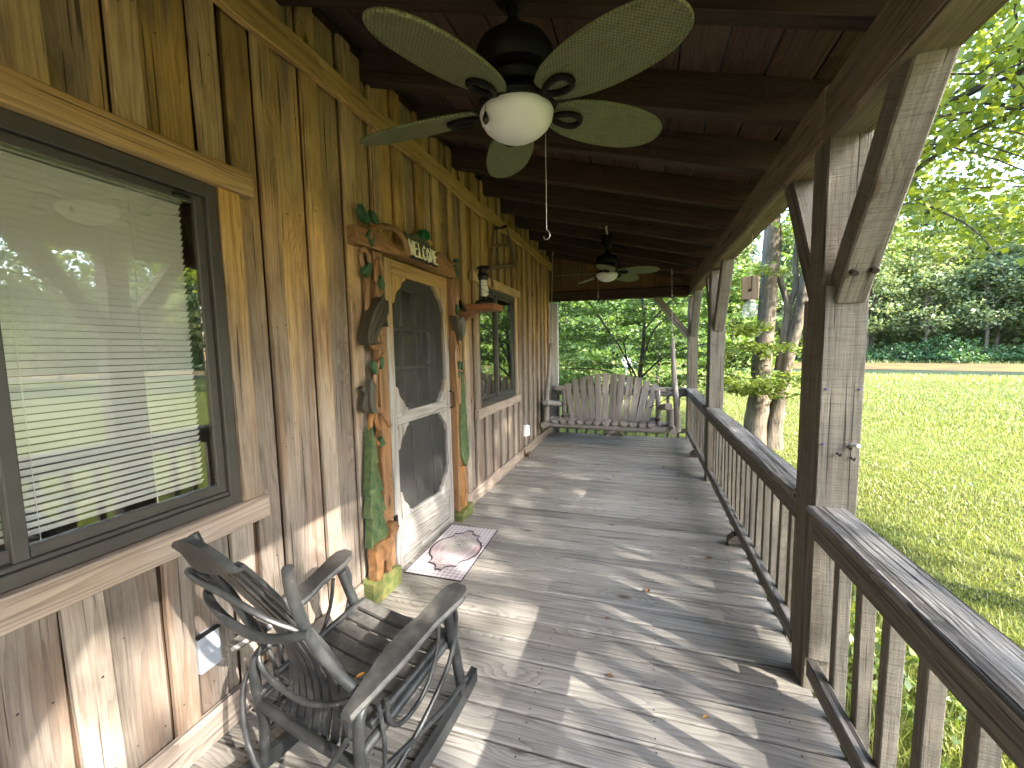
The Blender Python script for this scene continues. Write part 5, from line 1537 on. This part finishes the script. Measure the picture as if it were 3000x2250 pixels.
m_ = MB(); m_.lathe([(0.038, 0.0), (0.041, 0.0), (0.041, 0.016), (0.038, 0.016)], 20, (BX, BY, 1.945)); m_.build('jar_lid', M_CHAIN, t)
m_ = MB(); m_.tube([(BX, BY, 2.13), (BX + 0.004, BY, 2.3), (BX + 0.002, BY, 2.47)], 0.0022, n=5); m_.build('hanging_cord', M_PIPE, t)
m_ = MB(); m_.tube([(BX, BY - 0.057, 2.03), (BX - 0.003, BY - 0.057, 2.09), (BX, BY - 0.054, 2.142)], 0.002, n=4); m_.build('block_cord', M_BLACK, t)

# ------------------------------------------------------------------ satellite dish beyond the porch
t = empty('satellite_dish', (1.2, 14.0, GZ), 'small grey satellite dish on a pole beneath the leafy tree', 'satellite dish')
M = Matrix.Translation((1.13, 14.0, 1.12)) @ Matrix.Rotation(math.radians(-42), 4, 'Z') @ Matrix.Rotation(math.radians(68), 4, 'Y')
m_ = MB(); m_.lathe([(0.0, -0.05), (0.08, -0.045), (0.16, -0.02), (0.215, 0.012), (0.22, 0.012), (0.165, -0.03), (0.08, -0.058), (0, -0.062)], 24); m_.build('dish', M_DISH, t, M)
m_ = MB(); m_.tube([(1.08, 14.0, 1.1), (1.1, 14.0, 0.95), (1.12, 14.0, 0.8), (1.12, 14.0, GZ - 0.05)], 0.03, n=8); m_.build('mast', M_DISH, t)
m_ = MB(); m_.tube([(1.1, 14, 0.95), (1.3, 13.95, 0.98), (1.42, 13.93, 1.08)], 0.014, n=6); m_.build('feed_arm', M_WHITE, t)
m_ = MB(); m_.tube([(1.40, 13.93, 1.05), (1.43, 13.93, 1.12)], 0.04, n=8); m_.build('receiver', M_WHITE, t)

# ------------------------------------------------------------------ trees
def cluster_cloud(centers, n, sx, sz, size, flat, aspect=0.55):
    P = []
    for c in centers:
        P.append(np.array(c) + rng.normal(size=(n, 3)) * np.array([sx, sx, sz]))
    P = np.concatenate(P)
    V = leaves(P, size, aspect, flat)
    tone = np.clip(rng.normal(0.5, 0.25, len(P)) + np.repeat(rng.normal(0, 0.12, len(centers)), n), 0, 1)
    return V, tone


def limb_set(mb, base, targets, r0, r1, n=6, wig=0.12):
    for tg in targets:
        b = np.array(base[random.randrange(len(base))] if isinstance(base, list) else base, float); e = np.array(tg, float)
        L = np.linalg.norm(e - b)
        mid = (b + e) / 2 + np.array([random.uniform(-1, 1), random.uniform(-1, 1), random.uniform(-0.2, 0.8)]) * L * wig
        mb.tube([tuple(b), tuple(mid), tuple(e)], [r0, (r0 + r1) / 2, r1], n=n, sub=4, jit=0.1)


# the twin trunked maple beside the porch
t = empty('maple_tree', (4.0, 9.0, GZ), 'twin trunked maple with grey bark just beyond the railing', 'tree')
mb = MB(); mb.tube([(3.86, 9.0, -0.6), (3.84, 9.0, -0.1), (3.90, 9, 0.7), (3.91, 9, 1.35), (3.96, 9, 2.1), (4.0, 9.02, 3.6), (4.1, 9.2, 6.0), (4.3, 9.4, 8.5)], [0.3, 0.22, 0.19, 0.175, 0.155, 0.135, 0.11, 0.06], n=16, sub=6, jit=0.1)
mb.build('trunk', M_BARK, t)
mb = MB(); mb.tube([(4.12, 8.98, -0.6), (4.12, 8.98, -0.2), (4.2, 8.97, 0.35), (4.28, 8.97, 0.85), (4.4, 8.98, 1.6), (4.5, 8.98, 2.15), (4.6, 8.98, 2.9), (4.75, 8.9, 4.2), (5.1, 8.7, 6.5), (5.6, 8.5, 8.5)], [0.25, 0.19, 0.13, 0.1, 0.105, 0.105, 0.095, 0.085, 0.06, 0.04], n=16, sub=6, jit=0.1)
mb.build('trunk', M_BARK, t)
mb = MB(); mb.tube([(4.2, 9.0, 1.1), (4.3, 9.05, 1.9), (4.33, 9.05, 2.35), (4.2, 9.05, 2.8), (4.1, 9.05, 3.15), (4.14, 9.05, 3.7), (4.0, 9.2, 4.8)], [0.07, 0.07, 0.062, 0.055, 0.05, 0.05, 0.04], n=10, sub=4, jit=0.12)
mb.tube([(4.36, 9.05, 2.4), (4.46, 9.08, 2.75), (4.44, 9.1, 3.3), (4.55, 9.2, 4.5)], [0.055, 0.05, 0.048, 0.04], n=9, sub=4, jit=0.1)
mb.build('limb', M_BARK, t)
mb = MB()
mb.tube([(4.65, 8.9, 3.3), (5.0, 8.3, 4.1), (5.5, 7.5, 4.84), (6.2, 7.05, 5.0), (7.4, 6.4, 5.5), (8.6, 6.0, 6.0)], [0.05, 0.045, 0.036, 0.03, 0.02, 0.01], n=8, sub=4)
mb.tube([(4.65, 8.9, 3.1), (5.1, 8.2, 3.7), (5.6, 7.6, 4.25), (6.3, 7.2, 4.55), (7.6, 6.8, 4.9)], [0.045, 0.036, 0.03, 0.022, 0.01], n=8, sub=4)
mb.tube([(4.6, 8.95, 2.9), (4.95, 8.5, 3.35), (5.3, 7.6, 3.65), (5.75, 7.35, 3.35), (6.0, 7.1, 2.9), (6.15, 7.0, 2.4)], [0.026, 0.022, 0.017, 0.013, 0.008, 0.003], n=7, sub=4, jit=0.15)
mb.tube([(5.3, 7.6, 3.65), (5.9, 7.5, 3.75), (6.6, 7.3, 3.6), (7.2, 7.1, 3.3)], [0.013, 0.01, 0.007, 0.003], n=6, sub=4, jit=0.15)
mb.build('branch', M_TWIG, t)
mb = MB()
mb.tube([(5.1, 10.6, 2.3), (5.75, 10.2, 3.5), (6.4, 9.9, 4.4), (6.8, 9.8, 5.4)], [0.05, 0.045, 0.04, 0.03], n=8, sub=4)
mb.build('branch', M_BARK, t)
cen = []
while len(cen) < 420:
    p = np.array([7.0, 7.4, 6.2]) + np.array([4.8, 5.2, 3.4]) * rng.uniform(-1, 1, 3)
    q = (p - np.array([7.0, 7.4, 6.2])) / np.array([4.8, 5.2, 3.4])
    if np.dot(q, q) > 1: continue
    zmin = 3.15 + 0.35 * max(0.0, 7 - p[1]) * 0.3
    if p[2] < zmin: continue
    if np.linalg.norm(p - np.array([1.67, 0, 1.6])) < 6.6: continue
    sd = np.array([0.778, -0.327, 0.537])
    if any(np.linalg.norm((p - q0) - sd * ((p - q0) @ sd)) < 0.8 for q0 in np.array([[4.2, 9, 0.2], [4.3, 9, 1.2], [4.42, 9, 2.1]])): continue     # sun reaches the right hand trunk
    # keep a sky gap low on the right
    if abs(p[0] - 6.3) < 0.9 and p[1] < 9 and p[2] < 4.3 and rng.random() < 0.75: continue
    cen.append(p)
V, tn = cluster_cloud(cen, 120, 0.36, 0.15, 0.105, 0.5, 0.75)
mb = MB(); limb_set(mb, [(4.1, 9.2, 5.5), (5.1, 8.7, 6.2), (5.5, 7.5, 4.84), (6.3, 7.2, 4.6), (7.4, 6.4, 5.5)], [tuple(c) for c in cen[:46]], 0.022, 0.006, 5)
mb.build('twig', M_TWIG, t)
vegetation('crown', V, None, tn, LEAF_NEAR, t)
# low leafy sprays in front of the trunks
cen = []
for (a, b, n_) in (((3.4, 8.2, 0.85), (4.6, 8.3, 1.0), 10), ((3.0, 8.4, 1.5), (4.15, 8.5, 1.55), 8), ((3.0, 8.5, 0.95), (4.0, 8.4, 0.7), 8), ((3.1, 8.6, 2.6), (3.75, 8.5, 3.0), 5), ((3.3, 8.4, 1.95), (3.7, 8.3, 1.8), 4)):
    for i in range(n_):
        q = i / max(1, n_ - 1)
        cen.append(np.array(a) * (1 - q) + np.array(b) * q + rng.normal(size=3) * np.array([.06, .2, .07]))
V, tn = cluster_cloud(cen, 60, 0.15, 0.05, 0.105, 0.72, 0.6)
vegetation('low_spray', V, None, tn, LEAF_DOG, t)
mb = MB()
mb.tube([(2.8, 9.2, 1.2), (3.4, 8.5, 1.0), (4.0, 8.3, 0.98), (4.6, 8.25, 1.05)], [0.014, 0.011, 0.008, 0.004], n=5)
mb.tube([(2.8, 9.2, 1.4), (3.4, 8.6, 1.55), (4.1, 8.5, 1.6)], [0.012, 0.009, 0.004], n=5)
mb.build('low_branch', M_TWIG, t)


# small leafy understory tree behind the swing
t = empty('dogwood_tree', (1.6, 9.9, GZ), 'small spreading tree with layered green leaves behind the swing', 'tree')
mb = MB(); mb.tube([(1.58, 9.9, -0.6), (1.58, 9.9, 0.3), (1.6, 9.9, 0.95), (1.66, 9.9, 1.6), (1.68, 9.9, 2.3), (1.6, 9.9, 2.9), (1.5, 9.8, 3.6)], [0.07, 0.062, 0.055, 0.045, 0.038, 0.03, 0.015], n=10, sub=4, jit=0.1); mb.build('trunk', M_TWIG, t)
mb = MB()
BR = [[(1.56, 9.9, 0.8), (1.25, 9.8, 1.4), (0.9, 9.7, 1.95), (0.3, 9.5, 2.2), (-0.3, 9.4, 2.5)], [(1.5, 9.9, 0.6), (1.3, 9.8, 1.3), (1.2, 9.6, 1.75), (0.75, 9.5, 1.8)],
      [(1.6, 9.9, 0.85), (2.1, 9.7, 1.35), (2.7, 9.4, 1.6), (3.3, 9.2, 1.7)], [(1.67, 9.9, 2.0), (2.1, 9.8, 2.5), (2.5, 9.7, 2.9)],
      [(1.5, 9.8, 0.75), (1.0, 9.5, 1.0), (0.6, 9.3, 1.12), (-0.2, 9.2, 1.15)], [(0.9, 9.7, 1.95), (0.5, 9.6, 2.6), (0.2, 9.5, 2.9)], [(1.62, 9.9, 1.2), (1.9, 9.6, 2.0), (2.3, 9.4, 2.3)]]
for b in BR: mb.tube(b, [0.026, 0.02, 0.015, 0.01, 0.005][:len(b)], n=7, sub=4, jit=0.1)
mb.build('branch', M_TWIG, t)
cen = []
for k in range(240):
    z = rng.uniform(0.5, 3.6)
    p = np.array((rng.uniform(-1.6, 3.6), rng.uniform(8.6, 11.2), z))
    d = np.array((1.13, 14, 1.1)) - np.array((1.67, 0, 1.6)); u = (p - np.array((1.67, 0, 1.6))); w = u - d * (u @ d) / (d @ d)
    if np.linalg.norm(w) < 0.36: continue        # a gap in the leaves where the dish shows
    cen.append(tuple(p))
V, tn = cluster_cloud(cen, 60, 0.2, 0.035, 0.105, 0.75, 0.6)
vegetation('crown', V, None, tn, LEAF_DOG, t)

# bright leafy saplings and shrubs further back
for i, (x, y, r, h, lab) in enumerate(((-1.2, 15, 2.0, 4.5, 'bright leafy sapling behind the small tree, nearest the house corner'), (2.2, 17.5, 2.2, 5.0, 'bright leafy sapling behind the satellite dish'),
                                       (5.2, 19, 2.0, 5.5, 'bright leafy sapling left of the twin trunks'), (-4.5, 19, 2.6, 6, 'bright leafy sapling hidden partly by the house corner'), (0.3, 21, 2.6, 6.2, 'tall bright sapling at the back behind the swing'), (3.8, 24, 2.6, 6.5, 'tall bright sapling far behind the corner post'))):
    t = empty('sapling', (x, y, GZ), lab, 'tree', 'saplings behind the porch end')
    mb = MB(); mb.tube([(x, y, GZ - 0.1), (x + 0.1, y, h * 0.4), (x, y, h * 0.85)], [0.07, 0.05, 0.015], n=7); mb.build('trunk', M_BARKF, t)
    cen = [(x + rng.normal() * r * 0.5, y + rng.normal() * r * 0.4, GZ + h * (0.12 + 0.88 * rng.random())) for k in range(95)]
    V, tn = cluster_cloud(cen, 42, 0.33, 0.12, 0.17, 0.5, 0.65)
    vegetation('crown', V, None, tn, LEAF_BACK, t)

# tall shade trees to the right of the porch, outside the picture
for (tx, ty, zc, ry, nc, lab) in ((14.0, -4.4, 9.5, 2.4, 78, 'tall thin leaved shade tree on the lawn to the right of the porch'), (14.3, -0.3, 9.4, 3.0, 200, 'tall dense shade tree on the lawn to the right of the porch')):
    t = empty('shade_tree', (tx, ty, GZ), lab, 'tree')
    mb = MB(); mb.tube([(tx, ty, -0.6), (tx - 0.1, ty, 2), (tx, ty + 0.1, 4.5), (tx - 0.1, ty, 8), (tx, ty, zc + 1.8)], [0.34, 0.26, 0.21, 0.13, 0.04], n=12, jit=0.1); mb.build('trunk', M_BARK, t)
    cen = []
    while len(cen) < nc:
        q = rng.uniform(-1, 1, 3)
        if np.dot(q, q) > 1: continue
        p = np.array([tx, ty, zc]) + q * np.array([2.6, ry, 2.1])
        l = p - np.array([0.778, -0.327, 0.537]) * (p[2] / 0.537)
        if 0.7 < l[1] + 0.42 * l[0] < 2.05 and rng.random() < 0.86:
            nc -= 1; continue                    # crown thinned so sun patches land on the near porch
        cen.append(p)
    V, tn = cluster_cloud(cen, 60, 0.36, 0.22, 0.15, 0.5, 0.75)
    vegetation('crown', V, None, tn, LEAF_NEAR, t)
    mb = MB(); limb_set(mb, [(tx, ty, 6.5), (tx, ty, 8.0)], [tuple(c) for c in cen[:24]], 0.05, 0.01, 6); mb.build('limb', M_TWIG, t)

# ------------------------------------------------------------------ the wood beyond the lawn
def make_forest_tree(h, r, n, size, mat, trunk_r, lab):
    t = empty('forest_tree', (0, 0, 0), lab, 'tree', 'trees at the edge of the wood')
    mb = MB(); mb.tube([(0, 0, -0.5), (0.1, 0, h * 0.3), (-0.1, 0.1, h * 0.6), (0, 0, h * 0.92)], [trunk_r, trunk_r * 0.8, trunk_r * 0.5, trunk_r * 0.15], n=7)
    cen = []
    for k in range(n):
        q = rng.random() ** 0.8
        z = h * (0.24 + 0.76 * q)
        rr = r * math.sin(math.pi * (0.12 + 0.86 * q) ** 0.85) * math.sqrt(rng.random()) + 0.2
        a = rng.uniform(0, 2 * math.pi)
        cen.append((rr * math.cos(a), rr * math.sin(a), z))
    limb_set(mb, [(0.05, 0, h * 0.3), (0, 0.05, h * 0.5), (0, 0, h * 0.7)], cen[:14], trunk_r * 0.3, 0.02, 5)
    mb.build('trunk', M_BARKF, t)
    V, tn = cluster_cloud(cen, 46, 0.5, 0.22, size * 0.85, 0.55, 0.7)
    vegetation('crown', V, None, tn, mat, t)
    return t


PROTO = [make_forest_tree(11, 3.3, 110, 0.34, LEAF_FAR2, 0.2, ''), make_forest_tree(14, 3.6, 130, 0.36, LEAF_FAR, 0.25, ''), make_forest_tree(8, 2.8, 85, 0.3, LEAF_FAR2, 0.14, ''), make_forest_tree(16.5, 3.2, 140, 0.36, LEAF_FAR, 0.26, '')]
used = [False] * 4
def forest_at(s, d, k, sc=1.0, lab=None):
    p = EDGE_T * s + EDGE_N * d
    loc = (p[0], p[1], ground_h(p[0], p[1]) - 0.1)
    if not used[k]:
        o = PROTO[k]; used[k] = True
        o.matrix_basis = Matrix.Translation(loc) @ Matrix.Rotation(rng.uniform(0, 6.28), 4, 'Z')
    else:
        o = copy_tree(PROTO[k], loc, rng.uniform(0, 6.28))
    o.scale = (sc, sc, sc)
    o['label'] = lab or 'leafy broadleaf tree standing among others in the wood beyond the lawn'
    return o


n = 0
for row, (d, ks, step) in enumerate(((57.5, (2, 0, 2), 4.3), (61.5, (0, 1, 0), 4.6), (66, (1, 3, 1), 5.0), (72, (3, 1, 3), 5.6), (79, (3, 3, 1), 6.5))):
    s = -42.0 + row * 1.7
    while s < 62:
        forest_at(s + rng.uniform(-1, 1), d + rng.uniform(-1.3, 1.3), ks[n % 3], rng.uniform(0.85, 1.12))
        n += 1
        s += step
# right side of the lawn, seen in the window panes
for k in range(22):
    a = math.radians(18 - k * 6.0)
    x, y = 48 * math.cos(a) * 1.0, 44 * math.sin(a) + 6
    o = copy_tree(PROTO[k % 4], (x, y, GZ - 0.1), rng.uniform(0, 6.28)); o.scale = (1.1, 1.1, 1.1)
    o['label'] = 'leafy broadleaf tree standing among others in the wood beyond the lawn'

# bushes along the wood's foot
def make_bush():
    t = empty('bush', (0, 0, 0), 'low green bush in the hedge along the foot of the wood', 'bush', 'bushes along the far edge of the lawn')
    cen = [(rng.normal() * 0.9, rng.normal() * 0.5, abs(rng.normal()) * 0.75 + 0.2) for k in range(46)]
    V, tn = cluster_cloud(cen, 30, 0.26, 0.18, 0.21, 0.4, 0.6)
    vegetation('foliage', V, None, tn, LEAF_BUSH, t)
    mb = MB()
    for k in range(7): mb.tube([(rng.normal() * 0.3, rng.normal() * 0.2, -0.2), (rng.normal() * 0.6, rng.normal() * 0.4, 0.7), (rng.normal() * 0.9, rng.normal() * 0.5, 1.5)], [0.03, 0.02, 0.008], n=5)
    mb.build('stem', M_BARKF, t)
    return t


bush = make_bush(); first = True
s = -40.0
while s < 50:
    d = 55.6 + rng.uniform(-0.4, 0.9)
    p = EDGE_T * s + EDGE_N * d
    loc = (p[0], p[1], GZ - 0.05)
    if first:
        o = bush; o.matrix_basis = Matrix.Translation(loc); first = False
    else: o = copy_tree(bush, loc, rng.uniform(0, 6.28))
    k = rng.uniform(0.75, 1.35); o.scale = (k * 1.15, k, k * rng.uniform(0.8, 1.2))
    s += rng.uniform(1.3, 2.1)
# dense scrub filling the gaps of the wood behind
P = []
for k in range(16000):
    s = rng.uniform(-60, 75); d = rng.uniform(60, 84)
    p = EDGE_T * s + EDGE_N * d
    P.append((p[0], p[1], ground_h(p[0], p[1]) + rng.random() ** 1.4 * 4.0))
P = np.array(P)
o = vegetation('undergrowth', leaves(P, 0.55, 0.7, 0.4), None, np.clip(rng.normal(0.35, 0.22, len(P)), 0, 1), LEAF_FAR)
tag(o, 'dark undergrowth filling the wood between the tree trunks', kind='stuff')

# ------------------------------------------------------------------ grass
def grass(name, X, Y, h, w, lab):
    n = len(X)
    z0 = np.array([ground_h(a, b) for a, b in zip(X, Y)]) - 0.01
    a = rng.uniform(0, 2 * np.pi, n); hh = h * rng.uniform(0.6, 1.4, n); ln = rng.normal(0, 0.35, (n, 2)) * hh[:, None]
    b0 = np.stack([X + np.cos(a) * w, Y + np.sin(a) * w, z0], 1); b1 = np.stack([X - np.cos(a) * w, Y - np.sin(a) * w, z0], 1)
    tp = np.stack([X + ln[:, 0], Y + ln[:, 1], z0 + hh], 1)
    V = np.stack([b0, b1, tp], 1).reshape(-1, 3)
    o = vegetation(name, V, None, np.clip(rng.normal(0.55, 0.25, n), 0, 1), GRASS_M, k=3)
    return tag(o, lab, 'grass', kind='stuff')


n = 260000
r = 2.3 + 13.5 * rng.random(n) ** 1.5; th = rng.uniform(math.radians(20), math.radians(100), n)
X = 1.4 + r * np.cos(th); Y = r * np.sin(th)
ok = (X > 2.75) | (Y > 7.6)
X, Y = X[ok], Y[ok]
grass('grass', X, Y, 0.024 + 0.003 * np.hypot(X, Y), 0.003 + 0.0007 * np.hypot(X, Y), 'short green lawn grass beside the porch')
n = 120000
r = 14.5 + 18 * rng.random(n) ** 1.2; th = rng.uniform(math.radians(28), math.radians(103), n)
X = 1.4 + r * np.cos(th); Y = r * np.sin(th)
# mower rows: the blades bunch into low ridges across the far lawn
rowd = X * EDGE_N[0] + Y * EDGE_N[1]
keep = (rng.random(n) < 0.45 + 0.55 * (np.sin(rowd * 4.6 + 0.6 * np.sin(X * 0.3)) > -0.2)) & (rowd < 31)
X, Y = X[keep], Y[keep]
grass('grass', X, Y, 0.05 + 0.0016 * np.hypot(X, Y), 0.004 + 0.0008 * np.hypot(X, Y), 'mown lawn grass in rows further from the porch')
n = 16000
X = 2.62 + np.abs(rng.normal(0, 0.4, n)); Y = rng.uniform(-0.6, 8, n)
grass('tall_grass', X, Y, 0.2 - 0.1 * np.clip(X - 2.6, 0, 1), 0.006, 'taller weedy grass growing against the porch edge')
n = 26000
s = rng.uniform(-30, 40, n); d = 30.5 + 5.0 * rng.random(n)
X = EDGE_T[0] * s + EDGE_N[0] * d; Y = EDGE_T[1] * s + EDGE_N[1] * d
grass('tall_grass', X, Y, np.full(n, 0.17), 0.03, 'uncut grass band along the ditch')
n = 7000
s = rng.uniform(-30, 40, n); d = 53.5 + 2.5 * rng.random(n)
X = EDGE_T[0] * s + EDGE_N[0] * d; Y = EDGE_T[1] * s + EDGE_N[1] * d
grass('tall_grass', X, Y, np.full(n, 0.35), 0.05, 'straw coloured weeds at the foot of the hedge')
# leafy weeds close to the porch
cen = [(2.75 + abs(rng.normal()) * 0.3, rng.uniform(-0.2, 4.5), GZ + 0.12 + 0.1 * rng.random()) for k in range(120)]
V, tn = cluster_cloud(cen, 22, 0.07, 0.06, 0.055, 0.55, 0.5)
tag(vegetation('weeds', V, None, tn, LEAF_DOG), 'small leafy weeds along the porch edge', 'weeds', kind='stuff')

# ------------------------------------------------------------------ fallen leaves and bits on the boards
def dry_leaf(x, y, z, L, mat, lab, grp, rot):
    V = []; F = []
    for i in range(5):
        u = i / 4
        w = 0.32 * L * math.sin(math.pi * (0.08 + 0.86 * u))
        zz = 0.25 * L * (u - 0.45) ** 2 + 0.003
        V += [(u * L, -w, zz + w * 0.55), (u * L, 0, zz), (u * L, w, zz + w * 0.4)]
    for i in range(4):
        for k in range(2): F.append((i * 3 + k, (i + 1) * 3 + k, (i + 1) * 3 + k + 1, i * 3 + k + 1))
    m_ = MB(); m_.add(V, F, True)
    m_.tube([(-0.3 * L, 0.0, 0.004), (0, 0, 0.02 * L + 0.005)], 0.001, n=4, sub=1)
    o = m_.build('fallen_leaf', mat, None, Matrix.Translation((x, y, z)) @ Matrix.Rotation(rot, 4, 'Z'))
    return tag(o, lab, 'leaf', grp)


for x, y, L in ((2.13, 3.13, 0.06), (2.1, 5.1, 0.06), (1.95, 5.5, 0.07), (2.2, 5.25, 0.05), (1.75, 6.1, 0.05), (1.6, 4.2, 0.04), (1.62, 3.72, 0.035), (1.5, 2.26, 0.035), (1.72, 2.62, 0.05), (2.02, 4.35, 0.045), (1.15, 6.5, 0.05), (0.5, 6.35, 0.04), (1.35, 4.9, 0.04), (1.55, 1.83, 0.035)):
    dry_leaf(x, y, 0.003, L, M_DRY, 'small curled brown leaf lying on the porch boards', 'dead leaves on the deck', rng.uniform(0, 6.28))
dry_leaf(1.93, 1.73, 0.003, 0.03, M_DRYY, 'tiny orange leaf on the boards in front of the nearest post', None, 0.5)
q = CM @ Vector((0.06, -0.03, 0.372))
dry_leaf(q.x, q.y, q.z + 0.006, 0.035, M_DRYY, 'yellow curled leaf resting on the rocking chair seat', None, 1.0)
t = empty('twig_ornament', (0.05, 5.45, 0.0), 'small dried spidery twig bundle at the foot of the wall by the outlet', 'ornament')
for k in range(7):
    a = k * 0.9
    m_ = MB(); m_.tube([(0.06, 5.45, 0.03), (0.06 + 0.05 * math.cos(a), 5.45 + 0.06 * math.sin(a), 0.075 + 0.02 * (k % 2)), (0.06 + 0.075 * math.cos(a), 5.45 + 0.1 * math.sin(a), 0.006)], [0.008, 0.006, 0.003], n=5); m_.build('twig', M_DRY, t)
m_ = MB(); m_.tube([(0.035, 5.45, 0.02), (0.03, 5.45, 0.1), (0.03, 5.46, 0.14)], [0.012, 0.008, 0.003], n=6); m_.build('spike', M_DRY, t)
